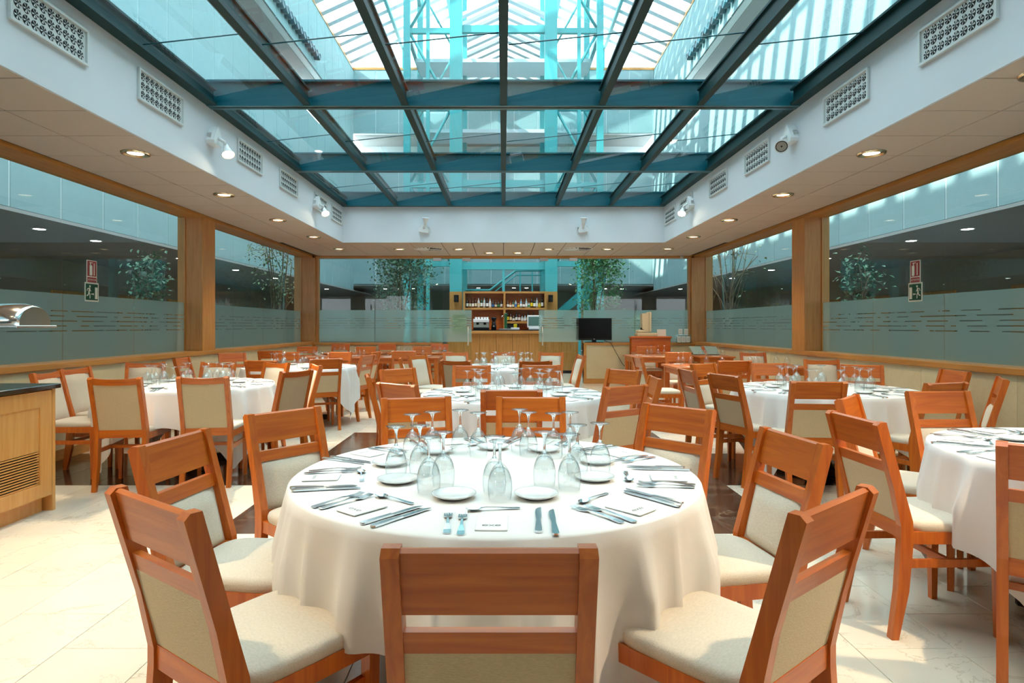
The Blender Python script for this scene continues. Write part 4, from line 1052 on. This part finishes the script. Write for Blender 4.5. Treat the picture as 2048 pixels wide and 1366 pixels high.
# ================================================================== SIGNS ON THE SIDE GLASS
M_RED = plain('sign_red', srgb(150, 60, 66), rough=.5); M_GREEN = plain('sign_green', srgb(8, 78, 58), rough=.5); M_SIGNW = plain('sign_white', srgb(232, 238, 230), rough=.5)
EXT = text_mesh('EXTINTOR', .028, M_SIGNW, 'sign_lettering')
def signs(s):
    side = 'left' if s < 0 else 'right'
    x = s*(XG-.012); y = 6.86; Mx = Matrix(((0, 0, -s), (-s, 0, 0), (0, 1, 0))).to_4x4()     # local x -> towards viewer's right
    rot = Matrix(((0, 0, -s), (-s, 0, 0), (0, 1, 0))).to_euler()
    t = thing('fire_extinguisher_sign', 'red and white fire extinguisher sign on the %s window glass' % side, 'sign', (x, y, 1.90)); t.rotation_euler = rot
    MB().box((-.085, -.125, 0), (.085, .125, .003)).build('sign_border', M_SIGNW, t)
    MB().box((-.075, -.052, .003), (.075, .117, .0045)).box((-.075, -.117, .003), (.075, -.062, .0045)).build('sign_field', M_RED, t)
    MB().bevbox((-.045, -.045, .0045), (-.005, .07, .006), .008).box((-.032, .07, .0045), (-.018, .095, .006)).box((-.04, .095, .0045), (.012, .103, .006)).box((.030, -.04, .0045), (.042, .095, .006)).build('pictogram', M_SIGNW, t)
    link('sign_lettering', EXT, t, (0, -.09, .0047))
    t = thing('exit_sign', 'green running-man exit sign on the %s window glass' % side, 'sign', (x, y, 1.675)); t.rotation_euler = rot
    MB().box((-.115, -.105, 0), (.115, .105, .003)).build('sign_border', M_SIGNW, t)
    MB().box((-.10, -.09, .003), (.10, .09, .0045)).build('sign_field', M_GREEN, t)
    k = 1 if s < 0 else -1
    mb = MB(); b = lambda u0, u1, v0, v1: mb.box((min(k*u0, k*u1), v0, .0045), (max(k*u0, k*u1), v1, .006))
    b(.05, .092, -.075, .055)
    def limb(p, q, w):
        p, q = Vector((k*p[0], p[1])), Vector((k*q[0], q[1])); d = (q-p).normalized(); n = Vector((-d.y, d.x))*w
        mb.add([(*(p+n), .006), (*(q+n), .006), (*(q-n), .006), (*(p-n), .006)], [(0,1,2,3)])
    mb.lathe([(0, .006), (.013, .006)], 12, c=(k*-.035, .062), smooth=False)
    limb((-.04, .045), (-.052, -.005), .011); limb((-.04, .04), (-.075, .035), .005); limb((-.075, .035), (-.085, .01), .005); limb((-.04, .035), (-.02, .005), .005)
    limb((-.05, -.005), (-.035, -.03), .007); limb((-.035, -.03), (-.035, -.07), .006); limb((-.053, -.005), (-.065, -.035), .007); limb((-.065, -.035), (-.09, -.042), .006)
    limb((-.015, -.022), (.03, -.022), .005); limb((.03, -.022), (.018, -.012), .004); limb((.03, -.022), (.018, -.032), .004)
    mb.build('pictogram', M_SIGNW, t)
signs(-1); signs(1)

# ================================================================== SIDEBOARD AT LEFT
sb = thing('sideboard', 'maple sideboard with black granite top at the left edge', 'sideboard', (-3.18, 4.40, 0))
# local: room face at x = 0, far end at y = 0, runs to -y
MB().box((-.52, -2.6, .11), (-.022, -.03, .855)).build('body', M_CAB, sb)
MB().box((-.50, -2.6, 0), (-.06, -.05, .11)).build('plinth', M_CAB, sb)
MB().box((-.54, -.03, 0), (.0, 0, .86)).build('end_panel', M_CAB, sb)
MB().bevbox((-.56, -2.62, .86), (.025, .025, .892), .004).build('worktop', M_GRANITE, sb)
for k in range(3):
    y1 = -.035 - k*.74; y0 = y1-.73
    d = MB().box((-.02, y0, .115), (.0, y0+.11, .85)).box((-.02, y1-.11, .115), (.0, y1, .85)).box((-.02, y0+.11, .74), (.0, y1-.11, .85)).box((-.02, y0+.11, .115), (.0, y1-.11, .21)).build('door', M_CAB, sb)
    MB().box((-.02, y0+.11, .44), (-.008, y1-.11, .74)).build('door_panel', M_CAB, d)
    MB().box((-.05, y0+.115, .21), (-.02, y1-.115, .44)).build('vent_backing', M_DARK, d)
    for q in range(13): MB().box((-.016, y0+.11, .212+q*.0178), (-.008, y1-.11, .212+q*.0178+.009)).build('vent_slat', M_CAB, d)
    MB().tube([(0, y1-.64, .79), (.02, y1-.64, .79), (.02, y1-.58, .79), (0, y1-.58, .79)], .006, 8).build('handle', M_BRUSH, d)
for k, (dx, dy, rz, me, nm) in enumerate(((-.30, -.32, .4, SPOON, 'spoon'), (-.26, -.36, .9, FORK, 'fork'), (-.33, -.38, -.3, SPOON, 'spoon'), (-.28, -.30, 1.3, FORK, 'fork'), (-.24, -.42, 2.0, SPOON, 'spoon'))):
    tag(link(nm, me, None, (-3.18+dx, 4.40+dy, .893+.006*k), rz), 'steel serving %s, %s from the bottom of the small pile on the sideboard' % (nm, ORD[k]), nm, 'serving %ss on the sideboard' % nm)
# roll-top food cover over the sideboard, only its end shows
fc = thing('food_warmer_hood', 'polished steel food hood hanging over the sideboard at the left edge', 'hood', (-3.42, 4.02, 1.302))
secs = []
for x in (-.75, .30, .36, .385):
    k = 1 if x < .31 else (.93 if x < .37 else .84); sec = []
    for i in range(13):
        a = PI*i/12; sec.append((x, -.16*k*math.cos(a)*(1), .145*k*math.sin(a)**.8))
    secs.append(sec)
MB().loft(secs).build('shell', M_STEEL, fc); MB().bevbox((-.76, -.175, -.014), (.40, .175, .002), .004).build('rim', M_BRUSH, fc)
MB().tube([(-.55, 0, .12), (-.55, 0, ZC-1.302)], .012, 8).tube([(.0-.2, .0, .14), (-.2, 0, .16)], .01, 6).build('hanger', M_BRUSH, fc)

# ================================================================== FAR WALL ITEMS
tv = thing('television', 'black flat television standing on the far half wall', 'television', (at(1189, 684, 13.98).x, 14.06, .925))
w, h = .80, .50
MB().bevbox((-w/2, -.03, .055), (w/2, .02, .055+h), .008).build('casing', M_BLACK, tv); MB().box((-w/2+.025, -.032, .10), (w/2-.025, -.03, .055+h-.025)).build('screen', M_SCREEN, tv)
MB().bevbox((-.20, -.09, 0), (.20, .09, .012), .004).build('stand', M_BLACK, tv); MB().box((-.05, -.015, .012), (.05, .015, .07)).build('neck', M_BLACK, tv)
lg = link('logo', text_mesh('LG', .028, M_PLASTIC, 'tv_logo'), tv, (0, -.0335, .078)); lg.rotation_euler = (R(90), 0, 0)
cb = [at(1208, 681, 13.97), at(1222, 686, 13.96), at(1232, 705, 13.95), at(1245, 728, 13.95), at(1262, 745, 13.95), at(1268, 765, 13.93)]
tag(MB().tube([tuple(p) for p in cb], .006, 6).build('power_cable', M_BLACK, None), 'thin dark cable hanging from the television down the stone', 'cable')
dk = thing('reception_desk', 'cherry-wood desk with a raised back panel in front of the far half wall', 'desk', (3.22, 13.3, 0))
MB().bevbox((-.43, .22, 0), (.43, .26, 1.07), .012).build('back_panel', M_WOOD, dk); MB().box((-.43, -.28, .70), (.43, .22, .74)).build('desk_top', M_WOOD, dk)
for x in (-.43, .40): MB().box((x, -.28, 0), (x+.03, .22, .70)).build('side_panel', M_WOOD, dk)
MB().bevbox((-.45, .19, 1.03), (.45, .46, 1.075), .012).build('ledge', M_WOOD, dk)
MB().box((-.43, .40, .0), (.43, .43, 1.03)).build('front_panel', M_WOOD, dk)
M_BEIGE = plain('aged_beige_plastic', srgb(214, 200, 170), rough=.5)
tl = thing('cash_register', 'old beige till with its screen turned away on the desk', 'till', (3.06, 13.62, 1.076))
MB().bevbox((-.15, -.12, 0), (.30, .12, .075), .012).build('printer_base', M_BEIGE, tl)
MB().bevbox((-.14, -.11, .075), (.15, .11, .14), .02).build('keyboard_housing', M_BEIGE, tl)
MB().prism([(-.03, .16), (.06, .11), (.15, .13), (.15, .52), (-.04, .49)], -.11, .11, axis=1).build('monitor_back', M_BEIGE, tl)
MB().bevbox((.11, -.14, .10), (.16, .14, .53), .01).build('monitor_front', M_BEIGE, tl)
MB().cbox((-.02, 0, .16), (.05, .08, .05)).build('hinge', M_BLACK, tl)
tag(MB().bevbox((-.10, -.002, 0), (.10, .002, .15), .001).build('notice_card', M_CARD, None, (3.49, 13.7, 1.077)), 'white notice card standing behind the till', 'card')
lr = thing('leaflet_rack', 'clear shelf of small white leaflets at the far right corner', 'leaflet rack', (4.05, 13.95, .926))
MB().box((-.16, -.05, .0), (.16, .05, .008)).build('shelf', M_CLEAR, lr); MB().box((-.17, -.05, .17), (.16, .05, .178)).build('shelf', M_CLEAR, lr)
for x in (-.16, .15): MB().box((x, -.05, .0), (x+.008, .05, .175)).build('side', M_CLEAR, lr)
for (x, z) in ((-.10, .01), (0, .01), (.10, .01), (-.07, .18), (.06, .18)):
    o = MB().box((-.042, -.006, 0), (.042, .006, .13)).build('leaflet', M_CARD, lr, (x, 0, z))
    MB().box((-.03, -.0068, .03), (.03, -.006, .036)).box((-.03, -.0068, .06), (.03, -.006, .066)).box((-.03, -.0068, .09), (.03, -.006, .096)).build('print_line', M_INK, o)

# ================================================================== BAR
BYc, BYs = 17.0, 18.6
bc = thing('bar_counter', 'honey-wood bar counter beyond the doorway', 'counter', (.2, BYc, 0))
n = 8
for k in range(n): MB().bevbox((-1.75+k*3.6/n+.003, 0, .08), (-1.75+(k+1)*3.6/n-.003, .03, 1.08), .004).build('front_board', M_OAK, bc)
MB().box((-1.75, .03, 0), (1.85, .5, 1.08)).build('body', M_DARK, bc)
MB().box((-1.75, .015, 0), (1.85, .03, .08)).build('plinth', M_DARK, bc)
MB().bevbox((-1.8, -.10, 1.09), (1.9, .55, 1.17), .006).build('counter_edge', M_OAKX, bc); MB().box((-1.79, -.095, 1.17), (1.89, .54, 1.195)).build('counter_top', M_GRANITE, bc)
bs = thing('back_bar_shelf', 'honey-wood bottle shelf unit behind the bar', 'shelf', (0.03, BYs, 0))
x0, x1 = -1.24, 1.26; zt, zm, zl = 2.34, 1.86, 1.44
for (a, b) in ((x0, x0+.06), (x1-.06, x1), (-.03, .03)): MB().box((a, 0, 0), (b, .34, zt)).build('upright', M_OAK, bs)
for z in (zt-.06, zm-.07): 
    for (a, b) in ((x0+.06, -.03), (.03, x1-.06)): MB().box((a, .01, z), (b, .34, z+.06)).build('shelf_board', M_OAKX, bs)
MB().box((.03, .01, zl-.06), (x1-.06, .34, zl)).build('shelf_board', M_OAKX, bs); MB().box((x0, .01, 1.02), (x1, .34, 1.08)).build('shelf_board', M_OAKX, bs)
MB().box((x0, .34, 0), (x1, .37, zt)).build('back_panel', M_WOOD, bs)
MB().box((.06, .05, 1.09), (.42, .33, 1.36)).build('dark_niche', M_DARK, bs)
for s in (-1, 1):
    o = thing('bar_speaker', 'small black loudspeaker beside the bottle shelf at %s' % ('left' if s < 0 else 'right'), 'speaker', (s*1.44, 18.921, 2.14), 0, 'bar loudspeakers')
    MB().bevbox((-.07, -.06, -.11), (.07, .07, .11), .012).build('cabinet', M_BLACK, o); MB().lathe([(0, .0), (.05, .004), (.055, 0)], 16, M=Matrix.Translation((0, -.062, -.03)) @ Matrix.Rotation(R(90), 4, 'X')).build('cone', M_DARK, o)
    MB().box((-.02, .07, -.03), (.02, .16, .03)).build('bracket', M_BLACK, o)
# bottles
bcols = {'dark': srgb(20, 16, 14), 'brown': srgb(70, 32, 14), 'red': srgb(110, 18, 16), 'green': srgb(24, 62, 30), 'clear': srgb(186, 206, 206), 'white': srgb(236, 236, 232), 'amber': srgb(170, 92, 24), 'blue': srgb(120, 170, 190), 'yellow': srgb(214, 190, 30)}
bm_ = {k: plain('bottle_'+k, v, rough=.12, coat=.4) for k, v in bcols.items()}
lab_m = {k: plain('label_'+k, v, rough=.6) for k, v in {'white': srgb(236, 234, 226), 'yellow': srgb(236, 206, 30), 'green': srgb(60, 130, 70), 'cream': srgb(222, 206, 170), 'blue': srgb(60, 110, 170)}.items()}
cap_m = plain('bottle_cap', srgb(40, 36, 34), rough=.4)
BC = {}
def bottle_mesh(c, l, h):
    key = (c, l, h)
    if key not in BC:
        r = .038; BC[key] = MB().lathe([(0, 0), (r, 0), (r, .55*h), (r*.85, .63*h), (.014, .74*h), (.013, .94*h)], 12, 0).lathe([(r+.0008, .14*h), (r+.0008, .45*h)], 12, 1).lathe([(.0145, .90*h), (.0145, h), (0, h)], 10, 2).mesh('bottle', [bm_[c], lab_m[l], cap_m])
    return BC[key]
def bottles(lst, xa, xb, z, where):
    n = len(lst)
    for i, (c, l, h) in enumerate(lst):
        x = xa + (xb-xa)*i/(n-1)
        tag(link('bottle', bottle_mesh(c, l, h), None, (x+.03, BYs+.16, z)), '%s bottle with a %s label, %s from the left on the %s' % (c, l, ORD[i], where), 'bottle', 'bottles on the '+where)
bottles([('dark','white',.30), ('red','cream',.29), ('brown','white',.29), ('brown','cream',.31), ('white','cream',.33), ('green','white',.33), ('clear','white',.33), ('dark','white',.31), ('white','white',.30), ('dark','blue',.23), ('brown','cream',.22), ('dark','green',.23), ('dark','white',.25)], -1.13, -.09, zm-.009, 'upper left bar shelf')
bottles([('brown','white',.24), ('amber','white',.20), ('green','cream',.23), ('clear','blue',.25), ('amber','yellow',.18), ('blue','white',.28), ('brown','white',.24), ('clear','white',.30), ('clear','green',.18), ('dark','yellow',.34), ('green','white',.31), ('clear','white',.33), ('yellow','yellow',.18), ('dark','white',.35)], .10, 1.14, zm-.009, 'upper right bar shelf')
bottles([('dark','yellow',.32), ('brown','cream',.30), ('dark','white',.20), ('dark','white',.29), ('red','white',.27), ('clear','white',.18), ('clear','white',.20), ('green','cream',.29), ('clear','white',.18), ('dark','blue',.27), ('clear','cream',.17), ('brown','white',.28), ('clear','white',.20)], .10, 1.14, zl+.001, 'lower right bar shelf')
# machines on the back counter, standing on the counter top
cz = 1.196
cm = thing('espresso_machine', 'chrome and white espresso machine at the left of the bar', 'coffee machine', (-.62, BYc+.28, cz))
MB().bevbox((-.22, -.12, .0), (.22, .16, .06), .01).build('drip_tray', M_BLACK, cm); MB().bevbox((-.22, .02, .06), (.22, .16, .20), .01).build('body', M_BRUSH, cm)
MB().bevbox((-.22, -.12, .20), (.22, .16, .30), .012).build('head', M_PLASTIC, cm)
for x in (-.1, .1): MB().lathe([(0, -.06), (.035, -.06), (.035, 0), (0, 0)], 14).tube([(0, -.02, -.05), (0, -.14, -.055)], .012, 6).build('group_handle', M_BLACK, cm, (x, -.04, .2))
for x in (-.15, -.07, .02, .10, .17): MB().lathe([(.022, 0), (.036, .05), (.034, .05), (.02, .004), (0, .004)], 12).build('cup', M_CHINA, cm, (x, .03, .30))
gd = thing('coffee_grinder', 'black coffee grinder beside the espresso machine', 'coffee grinder', (-.27, BYc+.3, cz))
MB().lathe([(0, 0), (.075, 0), (.07, .12), (.05, .16), (.06, .22), (0, .22)], 16).build('body', M_BLACK, gd); MB().lathe([(.03, .22), (.075, .30), (.075, .34), (0, .35)], 16).build('hopper', M_BLACK, gd); MB().cbox((0, -.09, .1), (.04, .07, .03)).build('fork_rest', M_BRUSH, gd)
bt_ = thing('beer_tap', 'tall green and chrome beer tap column on the bar', 'beer tap', (.06, BYc+.2, cz))
MB().lathe([(0, 0), (.055, 0), (.04, .02), (.04, .42), (.044, .43), (.044, .455), (0, .465)], 18).build('column', plain('tap_green', srgb(30, 84, 50), rough=.15, coat=.5), bt_); MB().tube([(-.04, 0, .38), (-.10, -.04, .38), (-.11, -.04, .34)], .012, 8).build('tap', M_STEEL, bt_); MB().box((-.18, -.1, 0), (.18, .1, .035)).build('drip_tray', M_BRUSH, bt_)
tag(MB().bevbox((-.05, -.03, 0), (.05, .03, .16), .004).build('yellow_box', bm_['yellow'], None, (.33, BYc+.3, cz)), 'small yellow carton beside the beer tap', 'carton')
bmn = thing('bar_monitor', 'white computer monitor at the right of the bar', 'monitor', (.86, BYc+.25, cz))
MB().bevbox((-.20, 0, .06), (.20, .06, .40), .01).build('casing', M_PLASTIC, bmn); MB().box((-.165, -.003, .11), (.165, 0, .36)).build('screen', plain('dim_screen', srgb(92, 128, 118), rough=.2), bmn); MB().bevbox((-.16, -.06, 0), (.16, .1, .06), .01).build('base', M_PLASTIC, bmn)
tag(MB().bevbox((-.12, -.05, 0), (.12, .05, .06), .006).build('napkin_box', M_PLASTIC, None, (.32, BYc+.08, cz)), 'low white box on the bar under the shelf', 'box')
tag(MB().box((-.16, 0, 0), (.16, .004, .42)).build('door_notice', plain('notice_paper', srgb(222, 222, 198), rough=.8), None, (-1.0, YB+.035, 1.16)), 'pale paper notice on the left sliding door', 'notice')

# ================================================================== PLANTS IN THE COURT
M_BARK = plain('bark', srgb(120, 104, 84), rough=.9, bump=.6, bscale=40)
def leaf_mat(name, c):
    m = plain(name, c, rough=.45, var=.25, vscale=3); return m
M_LEAF1, M_LEAF2, M_LEAF3 = leaf_mat('ficus_leaf', srgb(88, 128, 100)), leaf_mat('ficus_leaf_bright', srgb(80, 142, 84)), leaf_mat('olive_leaf', srgb(116, 134, 92))
def tree(loc, h, trunk, crown, nleaf, m, label, seed, leafs=.09, nbr=9, nm='ficus_tree', stems=3):
    rnd = random.Random(seed); t = thing(nm, label, 'tree', loc)
    MB().lathe([(0, 0), (.24, 0), (.32, .42), (.29, .42), (.27, .36), (0, .36)], 20).build('planter', M_GREY, t)
    cx, cy, cz_, rx, ry, rz_ = crown; tips = []
    for k in range(stems):
        a = 2*PI*k/stems + rnd.uniform(-.4, .4); p = [Vector((.05*math.cos(a), .05*math.sin(a), .3))]
        for i in range(1, 7):
            f = i/6; p.append(Vector((cx*f + .35*rx*f*math.cos(a) + rnd.uniform(-.04, .04), cy*f + .35*ry*f*math.sin(a) + rnd.uniform(-.04, .04), .3 + (cz_+rz_*.55-.3)*f)))
        MB().tube([tuple(v) for v in p], [trunk*(1-.75*i/6) for i in range(7)], 7).build('trunk', M_BARK, t)
        for i in range(2, 7): tips.append((p[i], trunk*(1-.75*i/6)))
    ends = []
    for k in range(nbr):
        b, r = rnd.choice(tips); q = None
        for _ in range(30):
            q = Vector((cx+rx*rnd.uniform(-1, 1), cy+ry*rnd.uniform(-1, 1), cz_+rz_*rnd.uniform(-1, 1)))
            if ((q.x-cx)/rx)**2+((q.y-cy)/ry)**2+((q.z-cz_)/rz_)**2 < 1 and q.z > b.z-.1: break
        mid = b.lerp(q, .5) + Vector((rnd.uniform(-.08, .08), rnd.uniform(-.08, .08), .08))
        MB().tube([tuple(b), tuple(mid), tuple(q)], [r*.6, r*.4, .006], 5).build('branch', M_BARK, t); ends += [mid, q, mid.lerp(q, .5)]
    if nleaf:
        mb = MB()
        for k in range(nleaf):
            if rnd.random() < .6:
                e = rnd.choice(ends); g = rx*.26; c = e + Vector((rnd.gauss(0, g), rnd.gauss(0, g), rnd.gauss(0, g*.9)))
            else:
                while True:
                    u = Vector((rnd.uniform(-1, 1), rnd.uniform(-1, 1), rnd.uniform(-1, 1)))
                    if .25 < u.length < 1: break
                c = Vector((cx+rx*u.x, cy+ry*u.y, cz_+rz_*u.z))
            L_ = leafs*rnd.uniform(.7, 1.2); q = Euler((rnd.uniform(-.9, .3), rnd.uniform(-.5, .5), rnd.uniform(0, 6.28))).to_matrix()
            mb.add([c + q @ Vector(v) for v in ((0, 0, 0), (.28*L_, .45*L_, .03*L_), (0, L_, -.12*L_), (-.28*L_, .45*L_, .03*L_))], [(0, 1, 2), (0, 2, 3)])
        tag(mb.build('foliage', m, t), kind='stuff')
    return t
tree((-2.75, 16.3, 0), 3.6, .035, (.1, 0, 2.55, .80, .6, 1.25), 4200, M_LEAF1, 'leafy ficus tree behind the glass left of the bar', 3, nbr=16)
tree((2.35, 16.3, 0), 3.6, .035, (.12, 0, 2.6, .68, .6, 1.25), 4200, M_LEAF2, 'dense green ficus tree behind the glass right of the bar', 4, nbr=16)
tree((-5.45, 14.9, 0), 4, .035, (.0, .2, 2.9, .6, 1.5, 1.1), 1100, M_LEAF3, 'slender tree with sparse leaves outside the left windows', 5, nbr=22, nm='court_tree')
tree((5.45, 14.9, 0), 4, .035, (.0, .2, 2.9, .6, 1.5, 1.1), 130, M_LEAF3, 'nearly bare tree outside the right windows', 6, nbr=30, nm='court_tree')
tree((-5.9, 10.3, 0), 2.6, .02, (.0, .0, 2.0, .32, .45, .55), 500, M_LEAF1, 'small ficus standing in for a tree reflection in the near left window', 8, nbr=14)  # small tree added in place of a reflection in the glass
tree((5.9, 10.3, 0), 2.6, .02, (.0, .0, 2.0, .32, .45, .55), 400, M_LEAF1, 'small ficus standing in for a faint tree reflection in the near right window', 9, nbr=14)  # its counterpart, likewise a stand-in for a reflected tree
def grass(loc, label, n, h, seed, m):
    rnd = random.Random(seed); t = thing('potted_plant', label, 'plant', loc)
    MB().lathe([(0, 0), (.16, 0), (.22, .5), (.19, .5), (.18, .44), (0, .44)], 16).build('pot', M_GREY, t)
    for k in range(n):
        a = rnd.uniform(0, 6.28); r = rnd.uniform(.2, .5)*h; z = .44
        p = [Vector((0, 0, z)), Vector((r*.4*math.cos(a), r*.4*math.sin(a), z+h*.8)), Vector((r*math.cos(a), r*math.sin(a), z+h*rnd.uniform(.6, 1.0)))]
        s_ = Vector((-math.sin(a), math.cos(a), 0))*.022
        MB().add([p[0]-s_*.5, p[0]+s_*.5, p[1]+s_, p[1]-s_, p[2]], [(0,1,2,3), (3,2,4)]).build('leaf', m, t)
grass((3.35, 15.8, 0), 'spiky potted plant behind the far glass at right', 22, 1.3, 1, M_LEAF3)
grass((1.75, 17.9, 0), 'small potted plant at the foot of the stairs', 16, .9, 2, M_LEAF2)
grass((-2.0, 17.9, 0), 'small potted plant left of the bar', 16, .9, 3, M_LEAF3)
